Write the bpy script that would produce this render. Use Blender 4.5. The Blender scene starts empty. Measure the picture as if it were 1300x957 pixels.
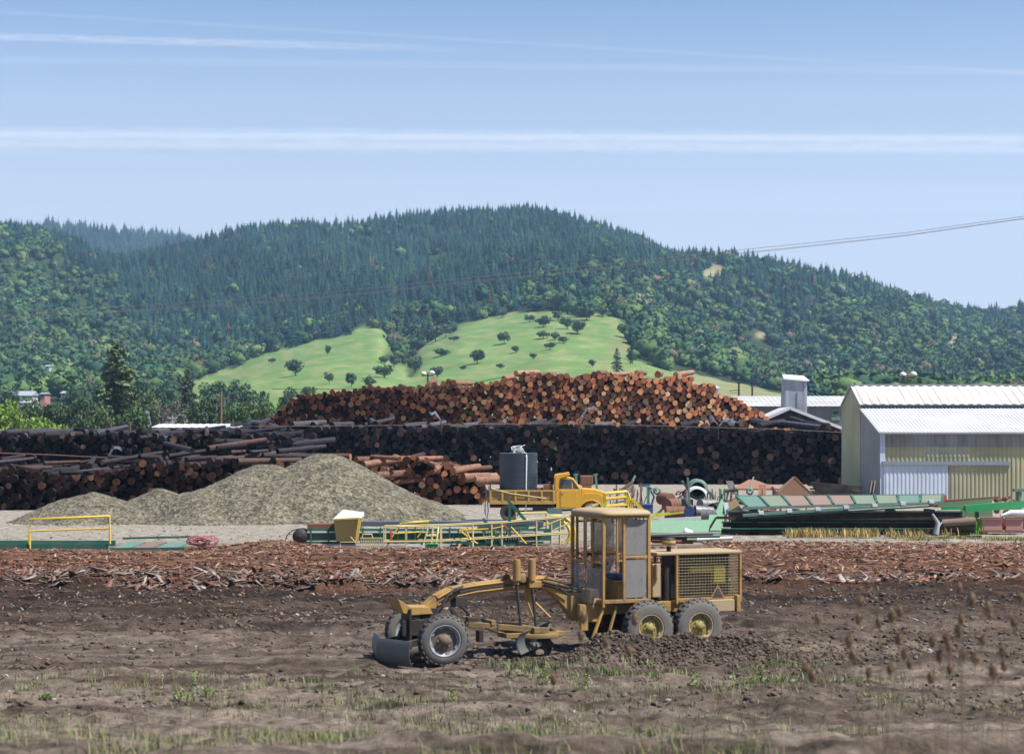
import bpy, math, random
import numpy as np
from mathutils import Vector, Matrix
random.seed(7); RS = np.random.RandomState(11)
C = bpy.context.scene.collection
SC = bpy.context.scene
F = 2528.0; CAMZ = 4.74; HY = 546.0; CX = 650.0
R = math.radians
def W(px, py, D):
    return Vector(((px-CX)*D/F, D, CAMZ-(py-HY)*D/F))
def gD(py): return F*CAMZ/(py-HY)
def ss(a, b, x):
    t = np.clip((x-a)/(b-a), 0, 1); return t*t*(3-2*t)

# ---------------------------------------------------------------- noise
def _h(ix, iy, s):
    ix = ix.astype(np.int64).astype(np.uint32); iy = iy.astype(np.int64).astype(np.uint32)
    n = ix*np.uint32(374761393) + iy*np.uint32(668265263) + np.uint32((s*2246822519) & 0xffffffff)
    n = (n ^ (n >> np.uint32(13)))*np.uint32(1274126177)
    n = n ^ (n >> np.uint32(16))
    return (n & np.uint32(0xffff)).astype(np.float64)/65535.0
def vn(x, y, s=0):
    x = np.asarray(x, float); y = np.asarray(y, float)
    ix = np.floor(x); iy = np.floor(y); fx = x-ix; fy = y-iy
    fx = fx*fx*(3-2*fx); fy = fy*fy*(3-2*fy)
    a = _h(ix, iy, s); b = _h(ix+1, iy, s); c = _h(ix, iy+1, s); d = _h(ix+1, iy+1, s)
    return (a*(1-fx)+b*fx)*(1-fy)+(c*(1-fx)+d*fx)*fy
def fbm(x, y, s=0, o=4):
    r = 0; a = .5; t = 0
    for k in range(o):
        r = r+a*vn(x*2**k+17.3*k, y*2**k-9.1*k, s+k); t += a; a *= .5
    return r/t

# ---------------------------------------------------------------- materials
def mat(name):
    m = bpy.data.materials.new(name); m.use_nodes = True
    nt = m.node_tree; b = nt.nodes['Principled BSDF']
    return m, nt, b
def N(nt, t, **kw):
    n = nt.nodes.new(t)
    for k, v in kw.items():
        if k.startswith('i_'):
            key = k[2:]
            key = int(key) if key.isdigit() else key.replace('_', ' ')
            n.inputs[key].default_value = v
        else: setattr(n, k, v)
    return n
def L(nt, a, b): nt.links.new(a, b)
def c4(c): return (c[0], c[1], c[2], 1)
def noise(nt, scale, detail=4, rough=.6, vec=None, dist=0):
    n = N(nt, 'ShaderNodeTexNoise', i_Scale=scale, i_Detail=detail, i_Roughness=rough, i_Distortion=dist)
    if vec is not None: L(nt, vec, n.inputs['Vector'])
    return n
def ramp(nt, src, stops, interp='LINEAR'):
    r = N(nt, 'ShaderNodeValToRGB'); r.color_ramp.interpolation = interp
    e = r.color_ramp.elements
    while len(e) < len(stops): e.new(.5)
    for k, (p, c) in enumerate(stops):
        e[k].position = p; e[k].color = c4(c) if len(c) == 3 else c
    L(nt, src, r.inputs[0]); return r
def mix(nt, f, a, b, mode='MIX'):
    m = N(nt, 'ShaderNodeMix', data_type='RGBA', blend_type=mode)
    for k, v in ((0, f), (6, a), (7, b)):
        if isinstance(v, (int, float)): m.inputs[k].default_value = v
        elif isinstance(v, tuple): m.inputs[k].default_value = c4(v)
        else: L(nt, v, m.inputs[k])
    return m.outputs[2]
def math_(nt, op, a, b=None, c=None):
    m = N(nt, 'ShaderNodeMath', operation=op)
    for k, v in enumerate((a, b, c)):
        if v is None: continue
        if isinstance(v, (int, float)): m.inputs[k].default_value = v
        else: L(nt, v, m.inputs[k])
    return m.outputs[0]
def bump(nt, b, h, strength=.5, dist=.05):
    n = N(nt, 'ShaderNodeBump', i_Strength=strength, i_Distance=dist)
    L(nt, h, n.inputs['Height']); L(nt, n.outputs[0], b.inputs['Normal']); return n
def objco(nt): return N(nt, 'ShaderNodeTexCoord').outputs['Object']
def pos(nt): return N(nt, 'ShaderNodeNewGeometry').outputs['Position']

MATS = {}
def paint(name, col, rust=.35, rough=.55, metal=0, dust=(.22, .18, .14), dusty=.25, rustc=(.13, .055, .03), sc=3.0):
    if name in MATS: return MATS[name]
    m, nt, b = mat(name); v = pos(nt)
    n1 = noise(nt, sc, 6, .65, v); n2 = noise(nt, sc*6, 4, .7, v); n3 = noise(nt, sc*.5, 3, .5, v)
    var = mix(nt, n2.outputs[0], tuple(c*.78 for c in col), tuple(min(1, c*1.18) for c in col))
    fr = ramp(nt, n1.outputs[0], [(.5+.22*(1-rust), (0, 0, 0)), (.62+.24*(1-rust), (1, 1, 1))])
    c1 = mix(nt, fr.outputs[0], var, rustc)
    fd = ramp(nt, n3.outputs[0], [(.4, (0, 0, 0)), (.75, (dusty, dusty, dusty))])
    c2 = mix(nt, fd.outputs[0], c1, dust)
    L(nt, c2, b.inputs['Base Color'])
    rr = ramp(nt, n2.outputs[0], [(.3, (rough-.1,)*3), (.7, (min(1, rough+.18),)*3)])
    L(nt, rr.outputs[0], b.inputs['Roughness']); b.inputs['Metallic'].default_value = metal
    bump(nt, b, n2.outputs[0], .25, .01)
    MATS[name] = m; return m
def tinted(name, rough=.8, var=.5, sc=4, bmp=.4, bd=.03, spec=.3, stretch=None):
    """colour from the per-element 'tint' attribute, varied by noise"""
    if name in MATS: return MATS[name]
    m, nt, b = mat(name)
    a = N(nt, 'ShaderNodeAttribute', attribute_name='tint')
    v = pos(nt)
    if stretch:
        mp = N(nt, 'ShaderNodeMapping'); mp.inputs['Scale'].default_value = stretch; L(nt, v, mp.inputs[0]); v = mp.outputs[0]
    n = noise(nt, sc, 5, .65, v)
    r = ramp(nt, n.outputs[0], [(.3, (1-var,)*3), (.7, (1+var*.6,)*3)])
    L(nt, mix(nt, 1.0, a.outputs['Color'], r.outputs[0], 'MULTIPLY'), b.inputs['Base Color'])
    b.inputs['Roughness'].default_value = rough; b.inputs['Specular IOR Level'].default_value = spec
    bump(nt, b, n.outputs[0], bmp, bd)
    MATS[name] = m; return m

# ---------------------------------------------------------------- tagging
def tag(o, label=None, cat=None, group=None, kind=None):
    if label:
        assert 4 <= len(label.split()) <= 16, label
        o['label'] = label
    if cat: o['category'] = cat
    if group: o['group'] = group
    if kind: o['kind'] = kind
    return o
def empty(name, loc, rz=0, label=None, cat=None, group=None):
    o = bpy.data.objects.new(name, None); C.objects.link(o); o.location = loc; o.rotation_euler = (0, 0, rz)
    o.empty_display_size = .3
    return tag(o, label, cat, group)
def np_mesh(name, V, faces, mats=(), matidx=None, tint=None, smooth=False):
    """V (n,3); faces: ndarray (m,k)"""
    me = bpy.data.meshes.new(name); m, k = faces.shape
    me.vertices.add(len(V)); me.vertices.foreach_set('co', V.astype(np.float32).ravel())
    me.loops.add(m*k); me.loops.foreach_set('vertex_index', faces.astype(np.int32).ravel())
    me.polygons.add(m); me.polygons.foreach_set('loop_start', np.arange(0, m*k, k, dtype=np.int32))
    if matidx is not None: me.polygons.foreach_set('material_index', matidx.astype(np.int32))
    if smooth: me.polygons.foreach_set('use_smooth', np.ones(m, bool))
    for q in mats: me.materials.append(q)
    if tint is not None:
        at = me.color_attributes.new('tint', 'FLOAT_COLOR', 'POINT')
        at.data.foreach_set('color', np.hstack([tint, np.ones((len(tint), 1))]).astype(np.float32).ravel())
    me.update(); me.validate()
    return me
def link(name, me, parent=None):
    o = bpy.data.objects.new(name, me); C.objects.link(o)
    if parent is not None: o.parent = parent
    return o

class MB:
    def __init__(s): s.v = []; s.f = []; s.m = []; s.mi = 0; s.tint = []; s.sm = []
    def add(s, vs, fs, mi=None, smooth=False):
        b = len(s.v); s.v += [tuple(p) for p in vs]
        for f in fs:
            s.f.append(tuple(i+b for i in f)); s.m.append(s.mi if mi is None else mi); s.sm.append(smooth)
        return s
    def box(s, c, d, rot=None, mi=None, taper=1.0):
        hx, hy, hz = d[0]/2, d[1]/2, d[2]/2
        vs = [Vector((x*hx*(taper if z > 0 else 1), y*hy*(taper if z > 0 else 1), z*hz)) for z in (-1, 1) for y in (-1, 1) for x in (-1, 1)]
        if rot is not None: vs = [rot @ v for v in vs]
        vs = [v+Vector(c) for v in vs]
        return s.add(vs, [(0, 2, 3, 1), (4, 5, 7, 6), (0, 1, 5, 4), (2, 6, 7, 3), (0, 4, 6, 2), (1, 3, 7, 5)], mi)
    def b2(s, a, b, mi=None):      # box from corner to corner
        c = [(a[k]+b[k])/2 for k in range(3)]; d = [abs(a[k]-b[k]) for k in range(3)]
        return s.box(c, d, mi=mi)
    def bar(s, p, q, w, h=None, up=(0, 0, 1), mi=None, h2=None, w2=None):
        """rectangular bar from p to q, w across, h in the up direction; may taper to w2/h2"""
        p = Vector(p); q = Vector(q); h = h or w; d = (q-p)
        if d.length < 1e-6: return s
        d.normalize(); u = Vector(up); x = d.cross(u)
        if x.length < 1e-3: x = d.cross(Vector((0, 1, 0)))
        x.normalize(); u = x.cross(d).normalized()
        vs = []
        for pt, ww, hh in ((p, w, h), (q, w2 or w, h2 or h)):
            for a, b in ((-1, -1), (1, -1), (1, 1), (-1, 1)): vs.append(pt+x*a*ww/2+u*b*hh/2)
        return s.add(vs, [(0, 1, 2, 3), (7, 6, 5, 4), (0, 4, 5, 1), (1, 5, 6, 2), (2, 6, 7, 3), (3, 7, 4, 0)], mi)
    def cyl(s, p, q, r, r2=None, n=10, mi=None, cap=True, smooth=True):
        p = Vector(p); q = Vector(q); r2 = r if r2 is None else r2
        d = (q-p).normalized(); x = d.cross(Vector((0, 0, 1)))
        if x.length < 1e-3: x = d.cross(Vector((0, 1, 0)))
        x.normalize(); y = x.cross(d)
        A = []; 
        for pt, rr in ((p, r), (q, r2)):
            for k in range(n):
                a = 2*math.pi*k/n; A.append(pt+x*math.cos(a)*rr+y*math.sin(a)*rr)
        s.add(A, [(k, k+n, (k+1) % n+n, (k+1) % n) for k in range(n)], mi, smooth)
        if cap: s.add(A[:n], [tuple(range(n))], mi); s.add(A[n:], [tuple(reversed(range(n)))], mi)
        return s
    def tube(s, pts, r, n=6, mi=None, closed=False):
        pts = [Vector(p) for p in pts]
        m = len(pts); rings = []; px = None
        for k in range(m):
            if closed: d = pts[(k+1) % m]-pts[k-1]
            else: d = pts[min(k+1, m-1)]-pts[max(k-1, 0)]
            d.normalize()
            x = px-d*px.dot(d) if px is not None else d.cross(Vector((0, 0, 1)))
            if x.length < 1e-3: x = d.cross(Vector((0, 1, 0)))
            x.normalize(); y = x.cross(d); px = x
            rr = r[k] if isinstance(r, (list, tuple)) else r
            rings.append([pts[k]+x*math.cos(2*math.pi*j/n)*rr+y*math.sin(2*math.pi*j/n)*rr for j in range(n)])
        vs = [v for g in rings for v in g]; fs = []
        for k in range(m if closed else m-1):
            a = k*n; b = ((k+1) % m)*n
            fs += [(a+j, b+j, b+(j+1) % n, a+(j+1) % n) for j in range(n)]
        s.add(vs, fs, mi, True)
        if not closed: s.add(rings[0], [tuple(range(n))], mi); s.add(rings[-1], [tuple(reversed(range(n)))], mi)
        return s
    def lathe(s, prof, c, axis='y', n=28, mi=None, smooth=True):
        """prof: [(a, r)] a along axis"""
        c = Vector(c); vs = []
        for a, r in prof:
            for k in range(n):
                t = 2*math.pi*k/n
                if axis == 'y': vs.append(c+Vector((r*math.cos(t), a, r*math.sin(t))))
                elif axis == 'x': vs.append(c+Vector((a, r*math.cos(t), r*math.sin(t))))
                else: vs.append(c+Vector((r*math.cos(t), r*math.sin(t), a)))
        fs = []
        for j in range(len(prof)-1):
            fs += [(j*n+k, (j+1)*n+k, (j+1)*n+(k+1) % n, j*n+(k+1) % n) for k in range(n)]
        return s.add(vs, fs, mi, smooth)
    def prism(s, poly, y0, y1, mi=None, plane='xz'):
        """extrude polygon [(x,z)] from y0 to y1"""
        n = len(poly)
        if plane == 'xz': A = [(x, y0, z) for x, z in poly]; B = [(x, y1, z) for x, z in poly]
        elif plane == 'yz': A = [(y0, x, z) for x, z in poly]; B = [(y1, x, z) for x, z in poly]
        else: A = [(x, z, y0) for x, z in poly]; B = [(x, z, y1) for x, z in poly]
        return s.add(A+B, [tuple(range(n)), tuple(reversed(range(n, 2*n)))]+[(k, k+n, (k+1) % n+n, (k+1) % n) for k in range(n)], mi)
    def corr(s, o, u, v, w, h, pitch, amp, nrm, mi=None):
        """corrugated sheet: origin o, across u (ribs repeat), along v, displaced along nrm, closed by thickness"""
        o = Vector(o); u = Vector(u).normalized(); v = Vector(v).normalized(); nn = Vector(nrm).normalized()
        k = max(2, int(w/pitch)); pr = []
        for j in range(k):
            x0 = w*j/k; q = w/k
            pr += [(x0, 0), (x0+q*.35, 0), (x0+q*.5, amp), (x0+q*.85, amp)]
        pr.append((w, 0))
        A = [o+u*a+nn*b for a, b in pr]; B = [p+v*h for p in A]; n = len(A)
        s.add(A+B, [(j, j+1, j+1+n, j+n) for j in range(n-1)], mi)
        t = nn*-.03
        A2 = [o+t, o+u*w+t, o+u*w+v*h+t, o+v*h+t]
        return s.add(A2, [(3, 2, 1, 0)], mi)
    def build(s, name, mats, parent=None, bevel=0, fixn=True):
        me = bpy.data.meshes.new(name); me.from_pydata(s.v, [], s.f)
        if not isinstance(mats, (list, tuple)): mats = [mats]
        for m in mats: me.materials.append(m)
        me.polygons.foreach_set('material_index', s.m); me.polygons.foreach_set('use_smooth', s.sm)
        me.update()
        if fixn:
            import bmesh
            bm = bmesh.new(); bm.from_mesh(me); bmesh.ops.recalc_face_normals(bm, faces=bm.faces[:]); bm.to_mesh(me); bm.free()
        o = link(name, me, parent)
        if bevel:
            md = o.modifiers.new('bevel', 'BEVEL'); md.width = bevel; md.segments = 2; md.limit_method = 'ANGLE'; md.angle_limit = R(40)
        return o
def copy_tree(o, parent=None):
    c = o.copy(); C.objects.link(c); c.parent = parent
    for ch in [k for k in bpy.data.objects if k.parent == o]: copy_tree(ch, c)
    return c
def merge(tmpls, which, M, T, cols, tv=None):
    """tmpls: list of (V,F,vtint or None); which: index per instance; M (n,3,3); T (n,3); cols (n,3) -> V,F,tint"""
    Vs, Fs, Cs = [], [], []; base = 0
    for t, (V, Fc, vt) in enumerate(tmpls):
        idx = np.where(which == t)[0]
        if not len(idx): continue
        P = np.einsum('nij,vj->nvi', M[idx], V)+T[idx][:, None, :]
        k = len(V); n = len(idx)
        Fi = Fc[None]+(np.arange(n)*k)[:, None, None]+base
        c = np.repeat(cols[idx][:, None, :], k, 1)
        if vt is not None: c = c*vt[None]
        Vs.append(P.reshape(-1, 3)); Fs.append(Fi.reshape(-1, Fc.shape[1])); Cs.append(c.reshape(-1, 3)); base += n*k
    return np.vstack(Vs), np.vstack(Fs), np.vstack(Cs)
def rotz(a):
    z = np.zeros_like(a); o = np.ones_like(a); c = np.cos(a); s = np.sin(a)
    return np.stack([np.stack([c, -s, z], -1), np.stack([s, c, z], -1), np.stack([z, z, o], -1)], -2)
def rand_rot(n, rs=RS):
    q = rs.normal(size=(n, 4)); q /= np.linalg.norm(q, axis=1)[:, None]; w, x, y, z = q.T
    return np.stack([np.stack([1-2*(y*y+z*z), 2*(x*y-z*w), 2*(x*z+y*w)], -1), np.stack([2*(x*y+z*w), 1-2*(x*x+z*z), 2*(y*z-x*w)], -1), np.stack([2*(x*z-y*w), 2*(y*z+x*w), 1-2*(x*x+y*y)], -1)], -2)

# ---------------------------------------------------------------- camera, light, sky
cam = bpy.data.cameras.new('camera'); co = bpy.data.objects.new('camera', cam); C.objects.link(co)
co.location = (0, 0, CAMZ); co.rotation_euler = (R(90), 0, 0)
cam.lens = 36*F/1300; cam.sensor_width = 36; cam.shift_y = (HY-478.5)/1300
cam.clip_end = 20000; cam.clip_start = .5
cam.dof.use_dof = True; cam.dof.focus_distance = 75; cam.dof.aperture_fstop = 2.1
SC.camera = co
SUN_EL, SUN_AZ = 58, 113      # azimuth clockwise from +Y
sd = Vector((math.sin(R(SUN_AZ))*math.cos(R(SUN_EL)), math.cos(R(SUN_AZ))*math.cos(R(SUN_EL)), math.sin(R(SUN_EL))))
sl = bpy.data.lights.new('sun', 'SUN'); so = bpy.data.objects.new('sun', sl); C.objects.link(so)
sl.energy = 4.9; sl.angle = R(.55); sl.color = (1, .96, .9)
so.rotation_euler = sd.to_track_quat('Z', 'Y').to_euler(); so.location = (40, -20, 60)
w = bpy.data.worlds.new('World'); SC.world = w; w.use_nodes = True
nt = w.node_tree; bg = nt.nodes['Background']
sk = N(nt, 'ShaderNodeTexSky', sky_type='NISHITA', sun_disc=False, sun_elevation=R(SUN_EL), sun_rotation=R(SUN_AZ), altitude=300, air_density=1.0, dust_density=.6, ozone_density=2.2)
tc = N(nt, 'ShaderNodeTexCoord'); sp = N(nt, 'ShaderNodeSeparateXYZ'); L(nt, tc.outputs['Generated'], sp.inputs[0])
yy = math_(nt, 'MAXIMUM', sp.outputs[1], .02)
# coordinates on a level plane high above: trails are straight lines there
v_ = math_(nt, 'DIVIDE', sp.outputs[2], yy); u_ = math_(nt, 'DIVIDE', sp.outputs[0], yy)
front = math_(nt, 'GREATER_THAN', sp.outputs[1], .02)
def trail(y0, y1, half, amp, edge, nsx, nsy, x0=None, x1=None, sd_=0):
    # line through photo rows y0 (left edge) and y1 (right edge)
    a0 = (HY-y0)/F; a1 = (HY-y1)/F; slope = (a1-a0)/(1300/F); mid = (a0+a1)/2
    line = math_(nt, 'MULTIPLY_ADD', u_, slope, mid)
    d = math_(nt, 'DIVIDE', math_(nt, 'SUBTRACT', v_, line), half/F)
    cx = N(nt, 'ShaderNodeCombineXYZ'); L(nt, math_(nt, 'MULTIPLY', u_, nsx), cx.inputs[0]); L(nt, math_(nt, 'MULTIPLY', v_, nsy), cx.inputs[1]); cx.inputs[2].default_value = sd_
    n = noise(nt, 1, 5, .6, cx.outputs[0])
    dd = math_(nt, 'ADD', math_(nt, 'ABSOLUTE', d), math_(nt, 'MULTIPLY', math_(nt, 'SUBTRACT', n.outputs[0], .5), edge))
    k = math_(nt, 'MINIMUM', math_(nt, 'MAXIMUM', math_(nt, 'MULTIPLY', math_(nt, 'SUBTRACT', 1.0, dd), 2.0), 0.0), 1.0)
    k = math_(nt, 'MULTIPLY', k, math_(nt, 'MINIMUM', math_(nt, 'MAXIMUM', math_(nt, 'MULTIPLY_ADD', n.outputs[0], 2.6, -.55), .12), 1.1))
    if x0 is not None:
        mr = N(nt, 'ShaderNodeMapRange', interpolation_type='SMOOTHSTEP'); L(nt, u_, mr.inputs[0])
        mr.inputs[1].default_value = (x0-CX)/F; mr.inputs[2].default_value = (x1-CX)/F
        k = math_(nt, 'MULTIPLY', k, mr.outputs[0])
    return math_(nt, 'MULTIPLY', k, amp)
tr = [trail(175, 183, 17, .55, 1.7, 48, 420), trail(171, 177, 5,   .3, 2.2, 160, 600, sd_=31), trail(184, 190, 5, .28, 2.2, 190, 600, sd_=35), trail(171, 176, 4, .2, 1, 60, 700, sd_=5), trail(47, 82, 6, .42, 1.9, 60, 500, 680, 300, 3), trail(15, 93, 3.2, .14, .9, 60, 700, sd_=7),
      trail(194, 240, 7, .16, 1.2, 25, 400, 430, 60, 9), trail(76, 92, 6, .14, 1.4, 14, 300, sd_=12), trail(236, 250, 22, .16, 1.6, 6, 90, sd_=15), trail(268, 262, 10, .14, 1.6, 9, 160, sd_=21), trail(128, 118, 16, .06, 1.6, 6, 120, sd_=25)]
acc = tr[0]
for t in tr[1:]: acc = math_(nt, 'ADD', acc, t)
acc = math_(nt, 'MULTIPLY', math_(nt, 'MINIMUM', acc, .8), front)
skc = mix(nt, 1.0, sk.outputs[0], (.80, .93, 1.08), 'MULTIPLY')
# thin high veil, whiter towards the horizon
el = ramp(nt, sp.outputs[2], [(0.0, (.95,)*3), (.10, (.85,)*3), (.155, (.5,)*3), (.23, (.0,)*3)])
c_a = mix(nt, el.outputs[0], skc, (6.3, 6.8, 7.8))
L(nt, mix(nt, acc, c_a, (7.0, 7.5, 8.6)), bg.inputs[0])
bg.inputs[1].default_value = .076
SC.view_settings.view_transform = 'Standard'; SC.view_settings.look = 'None'; SC.view_settings.exposure = .70; SC.view_settings.gamma = 1
SC.view_settings.use_curve_mapping = False
SC.cycles.use_denoising = True
SC.cycles.max_bounces = 6; SC.cycles.diffuse_bounces = 3; SC.cycles.glossy_bounces = 2; SC.cycles.transmission_bounces = 4; SC.cycles.transparent_max_bounces = 8; SC.cycles.volume_bounces = 0
SC.cycles.caustics_reflective = False; SC.cycles.caustics_refractive = False
SC.cycles.sample_clamp_indirect = 4
# air
m = bpy.data.materials.new('haze_air'); m.use_nodes = True; hn = m.node_tree; hn.nodes.clear()
out = hn.nodes.new('ShaderNodeOutputMaterial'); pv = hn.nodes.new('ShaderNodeVolumePrincipled')
pv.inputs['Color'].default_value = (.42, .68, 1.0, 1); pv.inputs['Density'].default_value = .00011; pv.inputs['Anisotropy'].default_value = 0.1
hn.links.new(pv.outputs[0], out.inputs['Volume'])
hb = MB(); hb.b2((-1900, -60, -3), (1900, 4600, 520))
hz = hb.build('haze', m); tag(hz, 'thin blue haze over the valley and hills', None, None, 'stuff')
# ---------------------------------------------------------------- distant terrain (hills)
HA = [(-260, 288), (0, 288), (40, 293), (80, 303), (110, 318), (145, 331), (170, 327), (205, 318), (240, 310), (270, 300), (300, 290), (340, 283), (380, 281), (430, 284), (480, 280), (530, 278), (580, 277), (620, 274), (660, 270), (700, 273), (740, 284), (780, 298), (820, 311), (850, 326), (880, 331), (910, 335), (950, 345), (1000, 351), (1050, 359), (1100, 365), (1150, 379), (1200, 393), (1240, 401), (1270, 403), (1300, 395), (1400, 375), (1560, 365)]
HG = [(-260, 440), (0, 440), (100, 446), (200, 456), (245, 464), (300, 458), (350, 442), (400, 430), (450, 418), (480, 415), (500, 428), (515, 438), (535, 434), (560, 422), (590, 406), (650, 395), (700, 388), (750, 384), (785, 388), (805, 396), (850, 418), (900, 442), (950, 466), (990, 486), (1050, 490), (1560, 490)]
HC = [(-260, 500), (0, 500), (245, 494), (300, 488), (400, 470), (480, 464), (520, 478), (600, 462), (700, 448), (800, 458), (850, 474), (900, 486), (1000, 500), (1560, 503)]
HB = [(-260, 522), (0, 522), (245, 515), (300, 507), (500, 500), (700, 495), (800, 500), (900, 506), (1000, 512), (1560, 515)]
def tb(T, u): return np.interp(u, [a for a, b in T], [b for a, b in T])
def hill_z(u, D):
    """u: photo column (azimuth), D: distance"""
    kz = []
    for T, d in ((HB, 650), (HC, 950), (HG, 1300), (HA, 2100)): kz.append((d, CAMZ-(tb(T, u)-HY)*d/F))
    ds = [420]+[a for a, b in kz]+[2500, 3000]
    zs = [0*u]+[b for a, b in kz]+[kz[-1][1]-55, kz[-1][1]-150]
    z = np.zeros_like(D)
    for k in range(len(ds)-1):
        m_ = (D >= ds[k]) & (D <= ds[k+1]); t = (D-ds[k])/(ds[k+1]-ds[k])
        z = np.where(m_, zs[k]*(1-t)+zs[k+1]*t, z)
    z = np.where(D < 420, 0, z)
    x = (u-CX)*D/F
    rel = (fbm(x/230., D/300., 3, 4)-.5)*74*ss(1150, 1600, D)*(1-.75*ss(1900, 2080, D))
    rel += (fbm(x/90., D/110., 9, 3)-.5)*9*ss(700, 1100, D)
    gul = -26*np.exp(-((D-1490)/100.)**2)*ss(800, 860, u)*(1-ss(1010, 1100, u))
    gul += -10*np.exp(-((u-512)/14.)**2)*ss(900, 1050, D)*(1-ss(1350, 1500, D))
    return z+rel+gul
U = np.concatenate([np.linspace(-260, 1560, 520)]); DD = np.concatenate([np.linspace(380, 1350, 190), np.linspace(1358, 2140, 110), np.linspace(2180, 3000, 14)])
UU, DG = np.meshgrid(U, DD)
ZZ = hill_z(UU, DG)
ker = np.array([1, 2, 3, 2, 1.]); ker /= ker.sum()
for ax in (0, 1): ZZ = np.apply_along_axis(lambda a: np.convolve(np.pad(a, 2, 'edge'), ker, 'valid'), ax, ZZ)
ZZ[DG < 400] = -.6
def zat(u, D):
    iu = np.interp(u, U, np.arange(len(U))); idd = np.interp(D, DD, np.arange(len(DD)))
    a = np.clip(np.floor(iu).astype(int), 0, len(U)-2); b = np.clip(np.floor(idd).astype(int), 0, len(DD)-2); fa = iu-a; fb = idd-b
    return (ZZ[b, a]*(1-fa)+ZZ[b, a+1]*fa)*(1-fb)+(ZZ[b+1, a]*(1-fa)+ZZ[b+1, a+1]*fa)*fb
def inpoly(px, py, poly):
    c = np.zeros(px.shape, bool); n = len(poly)
    for i in range(n):
        x1, y1 = poly[i]; x2, y2 = poly[i-1]
        k = ((y1 > py) != (y2 > py)) & (px < (x2-x1)*(py-y1)/((y2-y1)+1e-9)+x1); c ^= k
    return c
GRASS = [(225, 500), (245, 482), (300, 463), (340, 448), (400, 433), (440, 422), (470, 416), (487, 419), (497, 430), (500, 442), (492, 456), (510, 462), (520, 447), (545, 434), (565, 422), (590, 408), (630, 404), (650, 399), (675, 396), (697, 391), (715, 396), (735, 402), (780, 400), (800, 416), (806, 440), (800, 456), (850, 470), (905, 480), (960, 490), (990, 505), (990, 540), (225, 540)]
CLEAR = [(1212, 434, 14, 9), (905, 347, 15, 11), (1112, 447, 7, 5), (1165, 455, 9, 4), (1240, 459, 11, 5), (812, 378, 22, 5), (518, 432, 16, 8), (968, 425, 9, 4), (985, 478, 9, 3), (1295, 420, 12, 4), (1060, 428, 7, 4), (1190, 420, 9, 3), (700, 372, 8, 3), (955, 448, 11, 3), (1100, 487, 10, 4), (1030, 470, 8, 3)]
def scr(u, D): return HY-(zat(u, D)-CAMZ)*F/D
PY = HY-(ZZ-CAMZ)*F/DG
jit = (fbm(UU/9., PY/9., 31, 3)-.5)*17
gm = inpoly(UU+jit, PY+jit*.6, GRASS) & (DG < 1420)
gm |= (DG < 640) & (PY < 560) & (fbm(UU/40, DG/60, 5, 2) > .52)
gm |= (UU > 860) & (UU < 1010) & (DG < 900)
gmask = gm.astype(float)
for ax in (0, 1): gmask = np.apply_along_axis(lambda a: np.convolve(np.pad(a, 1, 'edge'), [.25, .5, .25], 'valid'), ax, gmask)
dry = np.zeros_like(UU)
for cx_, cy_, rx_, ry_ in CLEAR:
    dry = np.maximum(dry, np.clip(1.6-np.sqrt(((UU-cx_)/rx_)**2+((PY-cy_)/ry_)**2)-jit*.06, 0, 1))
dry = np.maximum(dry, np.clip(1.3-np.sqrt(((UU-790)/18)**2+((PY-440)/16)**2), 0, 1)*.55*gmask)
dry = np.maximum(dry, ss(835, 905, UU)*(PY > 470)*(DG < 1300)*.65*gmask)
n1 = fbm(UU/13., PY/4., 41, 5)
green = np.array([.135, .22, .065]); gold = np.array([.225, .25, .10]); tan_ = np.array([.25, .22, .12]); floor_ = np.array([.035, .055, .022])
gcol = green[None, None]*(1-ss(.4, .72, n1)[..., None]*.8)+gold*(ss(.4, .72, n1)[..., None]*.8)
col = floor_*(1-gmask[..., None])+gcol*gmask[..., None]
col = col*(1-dry[..., None])+tan_*dry[..., None]
nr, nc = UU.shape
V = np.stack([(UU-CX)*DG/F, DG, ZZ], -1).reshape(-1, 3)
I = np.arange(nr*nc).reshape(nr, nc)
Fq = np.stack([I[:-1, :-1], I[:-1, 1:], I[1:, 1:], I[1:, :-1]], -1).reshape(-1, 4)
m_hill = tinted('hill_soil_and_grass', .95, .25, .05, .35, 1.5, .1)
me = np_mesh('hills', V, Fq, [m_hill], tint=col.reshape(-1, 3), smooth=True)
tag(link('hills', me), 'green grassy foothill below a forested ridge', None, None, 'structure')
# far ridge behind, on the left
u2 = np.linspace(-260, 420, 120); d2 = np.linspace(3000, 4300, 30); U2, D2 = np.meshgrid(u2, d2)
top = np.interp(U2, [-260, 0, 30, 60, 100, 150, 200, 240, 280, 420], [312, 306, 295, 292, 294, 300, 303, 308, 326, 372])
zt = CAMZ-(top-HY)*3700/F
Z2 = zt-np.abs(D2-3700)*.28+(fbm(U2/20, D2/200, 4, 3)-.5)*20
Z2 = np.where(D2 < 3020, -1, Z2); Z2 = np.maximum(Z2, -1)
V2 = np.stack([(U2-CX)*D2/F, D2, Z2], -1).reshape(-1, 3); I = np.arange(U2.size).reshape(U2.shape)
F2 = np.stack([I[:-1, :-1], I[:-1, 1:], I[1:, 1:], I[1:, :-1]], -1).reshape(-1, 4)
me = np_mesh('far_hill', V2, F2, [m_hill], tint=np.tile([.03, .05, .025], (len(V2), 1)), smooth=True)
tag(link('far_hill', me), 'distant blue ridge behind the left hill', None, None, 'structure')

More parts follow.
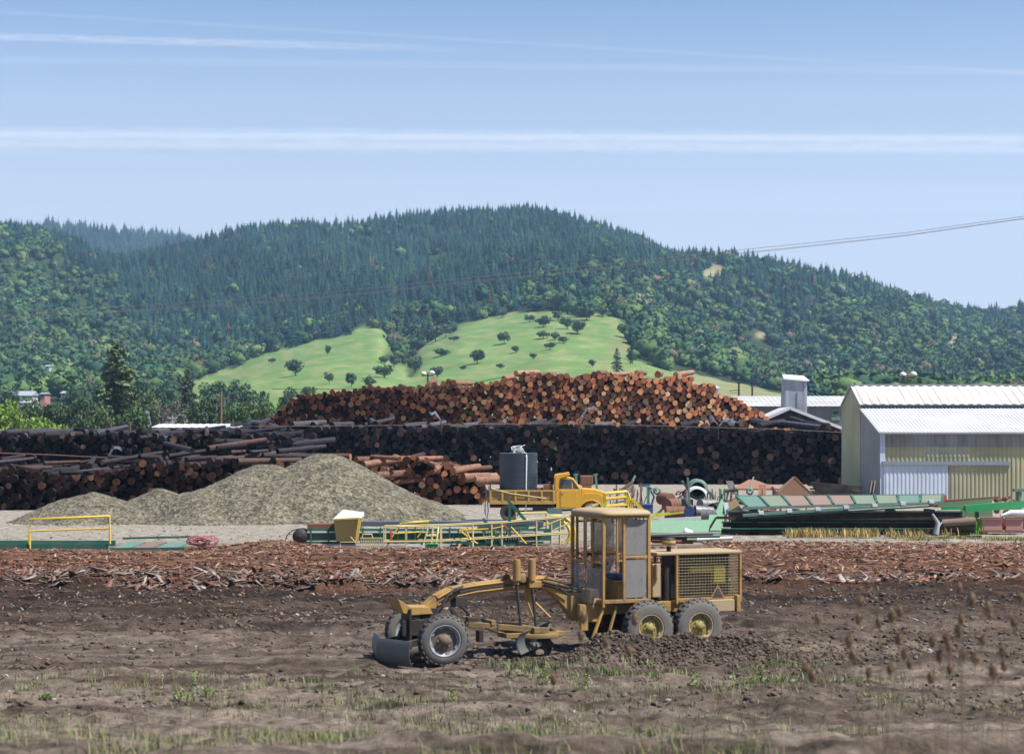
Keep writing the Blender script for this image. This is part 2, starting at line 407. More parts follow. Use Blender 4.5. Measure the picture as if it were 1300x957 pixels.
# ---------------------------------------------------------------- tree templates
def conifer_t(rs, tiers=9, spikes=9, w=.17):
    V = []; Fc = []
    for k in range(tiers):
        t = k/(tiers-1.); z0 = .06+.8*t; r = w*(1-t)**.85*(.85+.3*rs.rand())+.012; b = len(V)
        off = rs.rand()*6
        V.append((rs.normal()*.008, rs.normal()*.008, z0+.16*(1-.3*t)))
        n = spikes*2
        for j in range(n):
            a = off+2*math.pi*j/n; rr = r*(1.0+rs.normal()*.16) if j % 2 == 0 else r*.55
            V.append((math.cos(a)*rr, math.sin(a)*rr, z0-(.02+.03*rs.rand())*(1 if j % 2 == 0 else -.6)))
        Fc += [(b, b+1+j, b+1+(j+1) % n) for j in range(n)]
    V.append((0, 0, 1.03)); b = len(V); V += [(.012, 0, .86), (-.006, .01, .86), (-.006, -.01, .86)]
    Fc += [(b-1, b, b+1), (b-1, b+1, b+2), (b-1, b+2, b)]
    V = np.array(V); z = V[:, 2]
    return V, np.array(Fc), None
def leafcloud(rs, nblob, nleaf, size, rx=.5, rz=.42, zc=.6, flat=1.0, blob=.2, inner=.35):
    """leaf quads on the skins of many small lumps inside an ellipsoid; unit tree 1 high"""
    B = []
    while len(B) < nblob:
        p = rs.uniform(-1, 1, 3)
        q = np.linalg.norm(p)
        if q < 1 and (q > inner): B.append(p)
    B = np.array(B)*[rx-blob*.6, rx-blob*.6, rz-blob*.5]+[0, 0, zc]
    bi = rs.randint(0, nblob, nleaf); br = blob*(.55+.75*rs.rand(nblob))
    d = rs.normal(size=(nleaf, 3)); d /= np.linalg.norm(d, axis=1)[:, None]
    P = B[bi]+d*br[bi][:, None]*(.72+.38*rs.rand(nleaf))[:, None]*[1, 1, .8]
    M = rand_rot(nleaf, rs)
    # tilt leaves a little towards the outside normal
    s = size*(.6+.8*rs.rand(nleaf))
    q = np.array([(-1, -.62, 0), (1, -.62, .12), (.8, .62, 0), (-.9, .7, -.12)])*.5
    V = (np.einsum('nij,vj->nvi', M, q)*s[:, None, None]+P[:, None, :]).reshape(-1, 3)
    Fc = np.arange(nleaf*4).reshape(-1, 4)
    vt = np.repeat((.72+.5*rs.rand(nleaf)), 4)[:, None]*np.ones(3)
    return V, Fc, vt
rs = np.random.RandomState(5)
con_t = [conifer_t(rs, tiers=8, w=.20+.09*rs.rand()) for _ in range(7)]
def lumpy(rs, nb=5):
    import bmesh
    bm = bmesh.new(); bmesh.ops.create_icosphere(bm, subdivisions=1, radius=1); S = np.array([v.co for v in bm.verts]); T = np.array([[v.index for v in f.verts] for f in bm.faces]); bm.free()
    Vs, Fs, Ts = [], [], []; base = 0
    for k in range(nb):
        a = rs.uniform(0, 6.28); rr = .22*rs.rand() if k else 0; c = np.array([math.cos(a)*rr, math.sin(a)*rr, rs.uniform(.3, .62) if k else .5]); s = rs.uniform(.2, .3) if k else .36
        v = S*(1+.5*(rs.rand(len(S), 1)-.5))*s*[1, 1, .95]+c; Vs.append(v); Fs.append(T+base); base += len(v); Ts.append(.85+.3*rs.rand(len(v), 1)*np.ones(3))
    lv, lf, lt = leafcloud(rs, 9, 46, .15, blob=.26, zc=.52, rz=.5)
    Vs.append(lv); Fs.append(np.vstack([lf[:, [0, 1, 2]], lf[:, [0, 2, 3]]])+base); Ts.append(lt)
    return np.vstack(Vs), np.vstack(Fs), np.vstack(Ts)
brd_t = [lumpy(rs) for _ in range(8)]
# ---------------------------------------------------------------- forest on the slopes (uncountable: one object each)
n = 38000
u = rs.uniform(-230, 1530, n); D = np.sqrt(rs.uniform(640**2, 2130**2, n)); z = zat(u, D); y = HY-(z-CAMZ)*F/D
ju = (fbm(u/9., y/9., 31, 3)-.5)*17
ok = ~(inpoly(u+ju, y+ju*.6, GRASS) & (D < 1440))
for cx_, cy_, rx_, ry_ in CLEAR: ok &= ~((((u-cx_)/rx_)**2+((y-4-cy_)/(ry_+4))**2) < .8*(.4+1.2*rs.rand(n)))
ok &= ~((D < 1000) & (u > 860) & (u < 1010)) & ~((D < 760) & (fbm(u/60, D/90, 8, 2) < .5))
ok &= ~((D < 950) & (u > 1000) & (rs.rand(n) < .5))
line = np.interp(u, [-260, 60, 130, 180, 300, 450, 560, 640, 700, 760, 820, 870, 1000, 1100, 1300], [255, 305, 365, 430, 445, 418, 402, 392, 362, 358, 352, 368, 405, 385, 400])
pn = fbm(u/30., y/22., 77, 3)
pc = 1/(1+np.exp((y-line)/11.+(pn-.5)*9))*1.08
pc = np.where(u > 840, pc*.7, pc); pc = np.clip(pc, .06, .96)
con = rs.rand(n) < pc
ok &= rs.rand(n) < np.where(con, .9, .55)
ci = np.where(ok & con)[0]; bi = np.where(ok & ~con)[0]
def forest(name, idx, tm, hmin, hmax, aspect, pal, palw, label, mt, sink):
    k = len(idx); H = rs.uniform(hmin, hmax, k)*(.75+.5*rs.rand(k)); Wd = H*aspect*(.8+.4*rs.rand(k))
    M = rotz(rs.uniform(0, 6.28, k)); S = np.stack([Wd, Wd, H], -1); M = M*S[:, None, :]
    T = np.stack([(u[idx]-CX)*D[idx]/F, D[idx], z[idx]-sink], -1)
    pal = np.array(pal); pick = rs.choice(len(pal), k, p=palw)
    patch = .5+1.0*fbm(u[idx]/26., y[idx]/14., 55, 4)  # uneven tint also paints lit and shaded spurs into the foliage colour
    cols = pal[pick]*(.8+.4*rs.rand(k))[:, None]*patch[:, None]
    Vv, Ff, Cc = merge(tm, rs.randint(0, len(tm), k), M, T, cols)
    tag(link(name, np_mesh(name, Vv, Ff, [mt], tint=Cc)), label, None, None, 'stuff')
m_fol = tinted('distant_foliage', .75, .15, .3, .1, .1, .15)
forest('conifer_forest', ci, con_t, 7.5, 14.5, 1.3, [(.018, .060, .050), (.014, .044, .042), (.032, .082, .045), (.09, .07, .05)], [.42, .36, .205, .015], 'dark green conifer forest covering the upper slopes of the ridge', m_fol, .5)
forest('broadleaf_forest', bi, brd_t, 6, 11.5, 1.15, [(.052, .105, .038), (.085, .145, .045), (.03, .075, .042), (.125, .165, .06), (.14, .105, .07)], [.36, .24, .28, .1, .02], 'lighter green oak woodland covering the lower slopes and right ridge', m_fol, .8)
n3 = 2600; u = rs.uniform(-230, 330, n3); D = rs.uniform(3350, 3800, n3)
def far_z(u, D):
    top = np.interp(u, [-260, 0, 30, 60, 100, 150, 200, 240, 280, 420], [312, 306, 295, 292, 294, 300, 303, 308, 326, 372]); return CAMZ-(top-HY)*3700/F-np.abs(D-3700)*.28
z = far_z(u, D); y = HY-(z-CAMZ)*F/D
forest('far_forest', np.arange(n3), con_t, 20, 30, 1.4, [(.028, .06, .036), (.022, .048, .032)], [.5, .5], 'far off conifer forest on the blue ridge at upper left', m_fol, 2)

# ---------------------------------------------------------------- single trees
def foliage_mat(name, col):
    if name in MATS: return MATS[name]
    m, nt, b = mat(name)
    a = N(nt, 'ShaderNodeAttribute', attribute_name='tint')
    oi = N(nt, 'ShaderNodeObjectInfo')
    L(nt, mix(nt, 1.0, a.outputs['Color'], oi.outputs['Color'], 'MULTIPLY'), b.inputs['Base Color'])
    b.inputs['Roughness'].default_value = .6; b.inputs['Specular IOR Level'].default_value = .25
    MATS[name] = m; return m
m_leaf = foliage_mat('leaf_clumps', None)
m_bark = paint('tree_bark', (.09, .065, .045), 0, .9, dusty=.1)
def big_conifer(rs, levels=34, per=9):
    """branches with hanging sprays of needles"""
    Vs = []; tint = []
    for k in range(levels):
        t = (k+rs.rand()*.6)/levels; z0 = .12+.86*t
        rad = .30*(1-t)**.72*(.75+.5*rs.rand())*(1 if t > .08 else .7)+.015
        for j in range(per if t < .8 else 5):
            a = rs.uniform(0, 6.28); rl = rad*(.65+.5*rs.rand()); m_ = max(5, int(rl*170))
            for q in range(m_):
                f = (q+rs.rand())/m_; r_ = rl*f
                px_, py_, pz_ = math.cos(a)*r_, math.sin(a)*r_, z0+.04*f-.10*f*f*(1.2-t)+rs.normal()*.006
                wv = .028*(1.1-.5*f)
                px_ += rs.normal()*wv*.6; py_ += rs.normal()*wv*.6
                Vs.append((px_, py_, pz_)); tint.append(.6+.55*rs.rand()+.2*f)
    P = np.array(Vs); n = len(P); M = rand_rot(n, rs)
    q = np.array([(-1, -.5, 0), (1, -.5, .1), (1, .5, 0), (-1, .5, -.1)])*.5; s = .048*(.6+.8*rs.rand(n))
    V = (np.einsum('nij,vj->nvi', M, q)*s[:, None, None]*[1, 1, .6]+P[:, None, :]).reshape(-1, 3)
    return V, np.arange(n*4).reshape(-1, 4), np.repeat(np.array(tint), 4)[:, None]*np.ones(3)
def mk(name, t): return np_mesh(name, t[0], t[1], [m_leaf], tint=t[2])
CR = {'con': [mk('conifer_crown', big_conifer(rs)) for _ in range(2)],
      'brd': [mk('broadleaf_crown', leafcloud(rs, 34, 3600, .05, blob=.15, zc=.56, rz=.44, inner=.3)) for _ in range(4)],
      'oak': [mk('oak_crown', leafcloud(rs, 22, 900, .09, blob=.16, zc=.6, rz=.38, inner=.3)) for _ in range(4)],
      'spr': [mk('sparse_crown', leafcloud(rs, 26, 750, .05, blob=.12, zc=.6, rz=.4, inner=.2)) for _ in range(2)],
      'fcon': [mk('fir_crown', big_conifer(rs, 16, 6)) for _ in range(2)]}
def trunk_mesh(rs, con=False):
    b = MB()
    if con: b.tube([(0, 0, -.03), (.004, 0, .3), (-.003, .003, .65), (0, 0, .96)], [.022, .017, .010, .002], 7)
    else:
        b.tube([(0, 0, -.03), (.01, .006, .15), (.015, 0, .3), (0, .01, .5)], [.035, .026, .022, .01], 7)
        for k in range(6):
            a = k*1.05+rs.rand(); r_ = .2+.14*rs.rand(); z0 = .2+.18*rs.rand()
            b.tube([(.01, 0, z0), (math.cos(a)*r_*.5, math.sin(a)*r_*.5, z0+.18), (math.cos(a)*r_, math.sin(a)*r_, z0+.34+.1*rs.rand())], [.014, .009, .003], 5)
    me = bpy.data.meshes.new('trunk'); me.from_pydata(b.v, [], b.f); me.materials.append(m_bark); me.polygons.foreach_set('use_smooth', b.sm); return me
TR = {True: [trunk_mesh(rs, True)], False: [trunk_mesh(rs) for _ in range(3)]}
def tree(name, kind, loc, h, w_, color, label, group=None, cat='tree'):
    r = empty(name, loc, random.uniform(0, 6.28), label, cat, group)
    con = kind in ('con', 'fcon')
    t = link('trunk', random.choice(TR[con]), r); t.scale = (w_ if not con else h, w_ if not con else h, h)
    c = link('crown', random.choice(CR[kind]), r); c.scale = (w_, w_, h); c.color = (*color, 1)
    return r
# scattered trees on the grassy hill: (column, row of the base, height px, width px, kind)
def hill_tree(u0, yb, hpx, wpx, kind, color, label, group, name):
    Ds = np.linspace(640, 1440, 400); zz = zat(np.full(400, float(u0)), Ds); yy_ = HY-(zz-CAMZ)*F/Ds
    k = int(np.argmin(np.abs(yy_-yb))); d = Ds[k]
    tree(name, kind, ((u0-CX)*d/F, d, zz[k]-.2), hpx*d/F, wpx*d/F*1.12, color, label, group)
OK1 = (.085, .135, .06); OK2 = (.11, .16, .07); OK3 = (.07, .12, .06)
for u0, yb, h, w_ in [(375, 477, 22, 26), (418, 487, 16, 13), (446, 491, 20, 15), (488, 480, 18, 26), (527, 473, 22, 22), (555, 479, 15, 17), (606, 462, 20, 19), (576, 433, 6, 13), (640, 437, 17, 15), (752, 466, 11, 9), (345, 461, 6, 9), (416, 451, 14, 8), (469, 493, 17, 16), (588, 470, 6, 9), (635, 468, 6, 11), (560, 452, 8, 20), (677, 456, 7, 9), (698, 444, 9, 14), (655, 448, 8, 12), (690, 430, 9, 15), (745, 407, 22, 24)]:
    small = h < 10
    hill_tree(u0, yb, h*(1.25 if small else 1), w_, 'oak', random.choice((OK1, OK3, OK3)), 'low round bush on the green grassy hill' if small else 'lone rounded oak standing on the open green grassy hill',
              'bushes on the grassy hill' if small else 'oaks scattered over the grassy hill', 'hill_bush' if small else 'oak_tree')
for u0, yb, h, w_ in [(720, 418, 20, 22), (733, 424, 22, 24), (690, 415, 18, 24), (672, 409, 13, 16), (708, 407, 16, 18), (715, 436, 12, 16), (705, 432, 14, 14), (537, 437, 26, 27), (553, 434, 26, 26), (566, 428, 22, 20), (523, 441, 18, 16), (500, 466, 20, 20), (512, 459, 22, 20), (488, 463, 15, 16), (524, 455, 16, 14), (795, 430, 24, 26), (806, 424, 26, 26), (782, 402, 18, 18), (765, 402, 16, 18), (638, 403, 12, 14), (618, 402, 12, 14)]:
    hill_tree(u0, yb, h*.85, w_*.85, 'oak', random.choice((OK1, OK3, OK2)), 'dark oak in the clumps reaching down the folds of the grassy hill', 'oaks in the hill folds', 'oak_tree')
for u0, yb, h, w_, lb in [(783, 474, 34, 26, 'pointed fir standing lower of the two beside the tan slope'), (801, 462, 26, 15, 'narrow pointed fir at the right edge of the green hill')]:
    hill_tree(u0, yb, h, w_, 'fcon', (.045, .08, .05), lb, None, 'fir_tree')
# valley trees behind the log decks: (px, ytop, D, width px, kind, color, label)
def vtree(px, yt, D, wpx, kind, color, label, name='valley_tree', group=None):
    z0 = float(zat(np.array([float(px)]), np.array([float(D)]))[0]) if D > 400 else -.1
    h = CAMZ-(yt-HY)*D/F-z0
    tree(name, kind, ((px-CX)*D/F, D, z0), h, wpx*D/F*(1.12 if kind != 'con' else 1.5), color, label, group)
DK = (.055, .085, .035); MG = (.085, .135, .05); LG = (.17, .27, .045); BR = (.14, .125, .09); BL = (.075, .13, .07)
vtree(148, 433, 330, 86, 'con', (.10, .14, .06), 'tallest dark conifer rising above the valley trees', 'tall_conifer')
vtree(238, 466, 400, 44, 'con', (.09, .12, .08), 'grey green pointed conifer right of the tallest one', 'thin_conifer')
vl = [(-18, 512, 260, 70, 'brd', LG, 'bright green tree at the far left edge'), (12, 508, 300, 46, 'brd', LG, 'yellow green tree above the first logs at left edge'), (56, 526, 240, 62, 'brd', LG, 'low bright lime green tree behind the left log deck'),
      (35, 507, 340, 40, 'brd', MG, 'mid green tree behind the lime green one'), (72, 509, 330, 54, 'brd', DK, 'dark round tree below the white farmhouse'), (104, 505, 320, 46, 'brd', DK, 'dark tree left of the tallest conifer'),
      (128, 512, 300, 40, 'brd', MG, 'green tree at the foot of the tallest conifer'), (160, 515, 300, 46, 'brd', (.06, .115, .04), 'leafy grey green tree in front of tallest conifer'), (186, 500, 360, 44, 'brd', MG, 'tree just right of the tallest conifer'),
      (206, 506, 330, 46, 'spr', BR, 'brownish thin leaved tree left of the pointed conifer'), (228, 504, 330, 42, 'spr', BR, 'bare brownish tree under the pointed conifer'), (256, 508, 320, 44, 'brd', DK, 'dark tree right of the pointed conifer'),
      (282, 496, 420, 50, 'brd', BL, 'blue green tree at the foot of the grass slope'), (306, 505, 330, 44, 'brd', MG, 'green tree behind the red wooden pole'), (322, 492, 440, 44, 'brd', BL, 'round blue green tree above the log deck end'),
      (345, 507, 300, 40, 'brd', MG, 'tree beside the left end of the red log stack'), (300, 483, 520, 40, 'brd', BL, 'hazy tree below the green hill at left'), (270, 484, 540, 40, 'brd', BL, 'hazy round tree left under the grass slope'),
      (335, 500, 380, 36, 'spr', MG, 'thin leaved tree near the log stack top left'), (368, 492, 520, 26, 'brd', BL, 'small hazy tree over the red log stack left end'), (392, 489, 560, 22, 'brd', BL, 'second small hazy tree over the red log stack'),
      (175, 478, 620, 44, 'brd', BL, 'hazy tree behind the tallest conifer on its right'), (208, 484, 560, 40, 'brd', BL, 'hazy tree between the two conifers'), (98, 490, 560, 40, 'brd', BL, 'hazy tree right of the white farmhouse'),
      (8, 492, 600, 40, 'brd', BL, 'hazy tree left of the white farmhouse'), (120, 486, 620, 36, 'brd', BL, 'hazy tree left behind the tallest conifer')]
for a in vl: vtree(*a)
# ---------------------------------------------------------------- ground of the yard
def berm(x, y):
    """clod bank in front of the grader's rear wheels and low ridges beside it"""
    e = ss(.9, 2.0, x)*(1-ss(4.6, 6.2, x))*.42+ss(-1, 1, x)*(1-ss(1.5, 4, x))*.08
    h = e*np.exp(-((y-40.55-.08*x)/.62)**2)
    h += .22*ss(4.5, 6, x)*(1-ss(9, 11, x))*np.exp(-((y-43.6-.1*(x-6))/.8)**2)
    h += .16*ss(2.5, 4, x)*(1-ss(12, 15, x))*np.exp(-((y-39.6)/.7)**2)
    return h
def gz(x, y):
    x = np.asarray(x, float); y = np.asarray(y, float)
    near = 1-ss(84, 96, y)
    h = (fbm(x/2.6, y/1.3, 1, 4)-.5)*.40*near
    h += (fbm(x/4.5, y/.8, 13, 4)-.5)*.34*near*ss(30, 38, y)
    h += (fbm(x/.42, y/.36, 21, 3)-.5)*.20*near
    h *= 1-.55*np.exp(-((y-41.8)/2.0)**2)
    h *= 1-.72*ss(68, 75, y)
    h += berm(x, y)*(.75+.7*fbm(x/.5, y/.4, 33, 3))
    rut = np.exp(-((y-46.5-.25*np.sin(x/9))/.35)**2)+np.exp(-((y-48.6-.25*np.sin(x/9))/.35)**2)
    h -= .09*rut*near
    # bark windrow and edge of rooted debris
    wn = fbm(x/6., y/3., 44, 3)
    h += near*(.22*np.exp(-((y-74)/3.0)**2)*(.25+1.2*wn)+.4*np.exp(-((y-60.5)/1.3)**2)*wn)
    h += .34*np.exp(-((x+9.4)/1.9)**2-((y-78.6)/1.3)**2)
    h += 1.5*(1-ss(20, 29, y)) + .02*near
    return h
uu = np.concatenate([np.linspace(-5200, -260, 60)[:-1], np.linspace(-260, 1560, 1250), np.linspace(1560, 6500, 60)[1:]])
dd = [16.0]
while dd[-1] < 420:
    d = dd[-1]; dd.append(d+max(.075, d*d/(F*CAMZ)*.75*(1 if d < 110 else 3)))
dd = np.array([-55, -20, 5, 12]+dd)
UU, DG = np.meshgrid(uu, dd)
X = (UU-CX)*np.maximum(DG, 40)/F*1.0
Zg = gz(X, DG); Zg[DG < 0] = 1.5
V = np.stack([X, DG, Zg], -1).reshape(-1, 3); I = np.arange(X.size).reshape(X.shape)
Fq = np.stack([I[:-1, :-1], I[:-1, 1:], I[1:, 1:], I[1:, :-1]], -1).reshape(-1, 4)
m, nt, b = mat('yard_ground')
v = pos(nt); sp_ = N(nt, 'ShaderNodeSeparateXYZ'); L(nt, v, sp_.inputs[0])
nw = noise(nt, .16, 5, .6, v); ns = noise(nt, 2.2, 6, .7, v); nf = noise(nt, 11, 5, .75, v)
yd = math_(nt, 'ADD', sp_.outputs[1], math_(nt, 'MULTIPLY', math_(nt, 'SUBTRACT', nw.outputs[0], .5), 11))
t_ = math_(nt, 'DIVIDE', math_(nt, 'SUBTRACT', yd, 30), 80)
zone = ramp(nt, t_, [(.0, (.185, .15, .12)), (.17, (.155, .123, .097)), (.25, (.085, .062, .048)), (.34, (.05, .034, .026)), (.39, (.14, .072, .044)), (.60, (.165, .09, .057)), (.68, (.32, .29, .235)), (.93, (.34, .31, .26))])
vr = ramp(nt, ns.outputs[0], [(.34, (.42, .38, .36)), (.5, (.9, .88, .86)), (.68, (1.4, 1.38, 1.36))])
c1 = mix(nt, 1.0, zone.outputs[0], vr.outputs[0], 'MULTIPLY')
fr = ramp(nt, nf.outputs[0], [(.33, (.6, .6, .6)), (.55, (1, 1, 1)), (.72, (1.5, 1.47, 1.42))])
c2 = mix(nt, .8, c1, fr.outputs[0], 'MULTIPLY')
# darker damp tracks, running along the yard
mp = N(nt, 'ShaderNodeMapping'); mp.inputs['Scale'].default_value = (.07, .9, 1); L(nt, v, mp.inputs[0])
nst = noise(nt, 1.0, 4, .6, mp.outputs[0]); dr = ramp(nt, nst.outputs[0], [(.38, (.34, .30, .28)), (.55, (1, 1, 1)), (.7, (1.25, 1.24, 1.22))])
fz = N(nt, 'ShaderNodeMapRange'); L(nt, yd, fz.inputs[0]); fz.inputs[1].default_value = 66; fz.inputs[2].default_value = 86; fz.inputs[3].default_value = .95; fz.inputs[4].default_value = .12
c3 = mix(nt, fz.outputs[0], c2, dr.outputs[0], 'MULTIPLY')
L(nt, c3, b.inputs['Base Color']); b.inputs['Roughness'].default_value = .95; b.inputs['Specular IOR Level'].default_value = .15
hh = math_(nt, 'ADD', ns.outputs[0], math_(nt, 'MULTIPLY', nf.outputs[0], .6)); bump(nt, b, hh, .9, .09)
me = np_mesh('ground', V, Fq, [m], smooth=True)
tag(link('ground', me), 'churned brown dirt yard with a pale gravel strip behind', None, None, 'structure')
# ---------------------------------------------------------------- debris: shards of bark, clods, stones
def shard(rs):
    l = 1.; w_ = .08+.15*rs.rand(); t = .035; b_ = .1*rs.normal(); n = 3; V = []
    for k in range(n):
        f = k/(n-1)-.5; ww = w_*(1-.5*abs(f)*2*rs.rand()); zz = b_*(.25-f*f)
        V += [(f*l, -ww/2, zz), (f*l, ww/2, zz+.03*rs.normal()), (f*l, ww/2, zz+t), (f*l, -ww/2, zz+t)]
    Fc = []
    for k in range(n-1):
        a = k*4
        Fc += [(a+j, a+(j+1) % 4, a+4+(j+1) % 4, a+4+j) for j in range(4)]
    Fc += [(3, 2, 1, 0), (8, 9, 10, 11)]
    return np.array(V), np.array(Fc), None
def clod(rs):
    import bmesh
    bm = bmesh.new(); bmesh.ops.create_icosphere(bm, subdivisions=1, radius=.5)
    V = np.array([v.co for v in bm.verts]); Fc = np.array([[v.index for v in f.verts] for f in bm.faces]); bm.free()
    V = V*(1+.62*(rs.rand(len(V), 1)-.5)*2)*[1, .8, .6]
    return V, Fc, None
rs = np.random.RandomState(9)
sh_t = [shard(rs) for _ in range(8)]; cl_t = [clod(rs) for _ in range(8)]
m_deb = tinted('bark_and_wood_debris', .85, .35, 9, .5, .02, .2)
m_clod = tinted('dirt_and_stone', .95, .3, 14, .8, .03, .15)
def scatter(name, n, x, y, smin, smax, pal, pw, tm, mt, label, tilt=.5, lift=.0, flat=1.0, power=2.5):
    n = len(x); s = smin+(smax-smin)*rs.rand(n)**power
    M = rotz(rs.uniform(0, 6.28, n)); ti = rs.normal(size=n)*tilt
    c, s_ = np.cos(ti), np.sin(ti); o = np.ones(n); z_ = np.zeros(n)
    TX = np.stack([np.stack([c, z_, s_], -1), np.stack([z_, o, z_], -1), np.stack([-s_, z_, c], -1)], -2)
    M = M @ TX; M = M*s[:, None, None]*np.array([1, 1, flat])[None, None, :]
    T = np.stack([x, y, gz(x, y)+s*lift], -1)
    pal = np.array(pal); cols = pal[rs.choice(len(pal), n, p=pw)]*(.7+.6*rs.rand(n))[:, None]
    Vv, Ff, Cc = merge(tm, rs.randint(0, len(tm), n), M, T, cols)
    return tag(link(name, np_mesh(name, Vv, Ff, [mt], tint=Cc)), label, None, None, 'stuff')
def field(n, d0, d1, u0=-60, u1=1360, dens=None):
    D = np.sqrt(rs.uniform(d0**2, d1**2, n)); u = rs.uniform(u0, u1, n); x = (u-CX)*D/F
    if dens is not None:
        k = rs.rand(n) < dens(x, D); x, D = x[k], D[k]
    return x, D
RED = [(.24, .115, .068), (.32, .17, .105), (.13, .066, .044), (.42, .29, .20), (.06, .037, .03), (.33, .28, .25)]
x, y = field(105000, 60, 85.5, dens=lambda x, y: (.25+.9*ss(.38, .6, fbm(x/5., y/2.2, 61, 3)))*np.where(x/y*F+CX < 240, y < 75.5, (y < 79.5) | (x > 8) & (y < 84)))
scatter('bark_debris', 0, x, y, .05, .52, RED, [.34, .26, .17, .1, .08, .05], sh_t, m_deb, 'band of reddish shredded bark and splintered wood across the yard', .17, .03, power=2.6)
x, y = field(9000, 58.5, 64, dens=lambda x, y: ss(.42, .6, fbm(x/4., y/1.5, 62, 3))*.9)
scatter('root_debris', 0, x, y, .12, .85, [(.20, .15, .12), (.30, .26, .23), (.10, .065, .05), (.22, .10, .07)], [.35, .2, .3, .15], sh_t, m_deb, 'grey splintered roots and slabs along the near edge of bark', .28, .05)
x, y = field(60000, 36, 61, dens=lambda x, y: (.1+.9*ss(.45, .62, fbm(x/5.5, y/1.2, 63, 3)))*(.25+.75*ss(40, 52, y+x*.12)))
scatter('wood_chips', 0, x, y, .03, .26, [(.11, .07, .05), (.2, .11, .075), (.06, .045, .038), (.42, .39, .36), (.30, .2, .14)], [.30, .2, .32, .08, .10], sh_t, m_deb, 'small wood chips and bark pieces strewn over dark dirt', .3, .02)
x, y = field(26000, 33, 60, dens=lambda x, y: .25+.8*ss(.4, .65, fbm(x/2.5, y/1.2, 64, 3)))
scatter('dirt_clods', 0, x, y, .012, .16, [(.13, .10, .078), (.085, .066, .051), (.17, .14, .11), (.32, .29, .26)], [.46, .34, .18, .02], cl_t, m_clod, 'loose clods and stones on the brown dirt', .4, .05, power=3.2)
n = 34000; x = rs.uniform(-.5, 12, n); y = rs.normal(size=n)*.75+40.9+.08*x
k = rs.rand(n) < np.clip(berm(x, y)*5+.04, 0, 1); x, y = x[k], y[k]
scatter('turned_soil', 0, x, y, .012, .11, [(.10, .077, .059), (.13, .102, .08), (.065, .05, .039)], [.4, .35, .25], cl_t, m_clod, 'bank of turned clods in front of the grader rear wheels', .5, .12, power=2)
x, y = field(1400, 85, 100); 
scatter('pebbles', 0, x, y, .03, .16, [(.36, .33, .28), (.2, .17, .13)], [.7, .3], cl_t, m_clod, 'scattered stones on the pale gravel strip', .4, .1)
# ---------------------------------------------------------------- gravel piles
m, nt, b = mat('crushed_gravel'); v = pos(nt)
vo = N(nt, 'ShaderNodeTexVoronoi', i_Scale=6.5); L(nt, v, vo.inputs['Vector'])
n5 = noise(nt, 9, 5, .8, v); n6 = noise(nt, .9, 4, .6, v)
rc = ramp(nt, vo.outputs['Color'], [(.1, (.075, .065, .042)), (.45, (.175, .152, .10)), (.8, (.29, .26, .185))])
r2 = ramp(nt, n5.outputs[0], [(.3, (.5, .5, .5)), (.6, (1.1, 1.1, 1.1))]); r3 = ramp(nt, n6.outputs[0], [(.35, (.70, .69, .68)), (.65, (1.15, 1.14, 1.1))])
L(nt, mix(nt, 1.0, mix(nt, 1.0, rc.outputs[0], r2.outputs[0], 'MULTIPLY'), r3.outputs[0], 'MULTIPLY'), b.inputs['Base Color'])
b.inputs['Roughness'].default_value = .95
bump(nt, b, math_(nt, 'ADD', vo.outputs['Distance'], n5.outputs[0]), 1.0, .12); m_grav = m
def pile(cx, cy, H, rx, ry, label, seed, flat=.12):
    n = 130; g = np.linspace(-1.25, 1.25, n); A, B = np.meshgrid(g, g)
    wob = 1+.22*(fbm(A*1.3+seed, B*1.3, seed, 3)-.5)*2
    r = np.sqrt(A**2+B**2)*wob; r = np.sqrt(r*r+flat**2)-flat*.6
    z = H*(1-r)+(fbm(A*rx/.5, B*ry/.5, seed+5, 3)-.5)*.16+(fbm(A*rx/2., B*ry/2., seed+8, 3)-.5)*.35*(r < 1)
    z = np.where(z < .0, np.maximum(z, -.25), z)
    V = np.stack([A*rx, B*ry, z], -1).reshape(-1, 3); I = np.arange(n*n).reshape(n, n)
    Fq = np.stack([I[:-1, :-1], I[:-1, 1:], I[1:, 1:], I[1:, :-1]], -1).reshape(-1, 4)
    Fq = Fq[(V[Fq][:, :, 2] > -.2).any(1)]
    o = link('gravel_pile', np_mesh('gravel_pile', V, Fq, [m_grav], smooth=True)); o.location = (cx, cy, -.02)
    tag(o, label, 'gravel pile', 'gravel piles in front of the log decks')
def pp(px, py, d): w_ = W(px, py, d); return w_.x, d, w_.z
for px, py, d, rx, ry, lb, sd_ in [(412, 577, 108, 7.1, 7.5, 'tallest gravel pile with a rounded peak beside the small log heap', 3), (338, 588, 107, 6.2, 6.5, 'second highest gravel pile left of the tallest one', 11),
    (268, 617, 104.5, 5.6, 4.8, 'low gravel pile in the middle of the row', 19), (205, 622, 106.5, 4.2, 4, 'low gravel pile behind the two lowest ones', 27), (118, 623, 103.5, 4.3, 3.9, 'leftmost low gravel pile of the row', 35)]:
    x, y, z = pp(px, py, d); pile(x, y, z*1.06, rx, ry, lb, sd_)
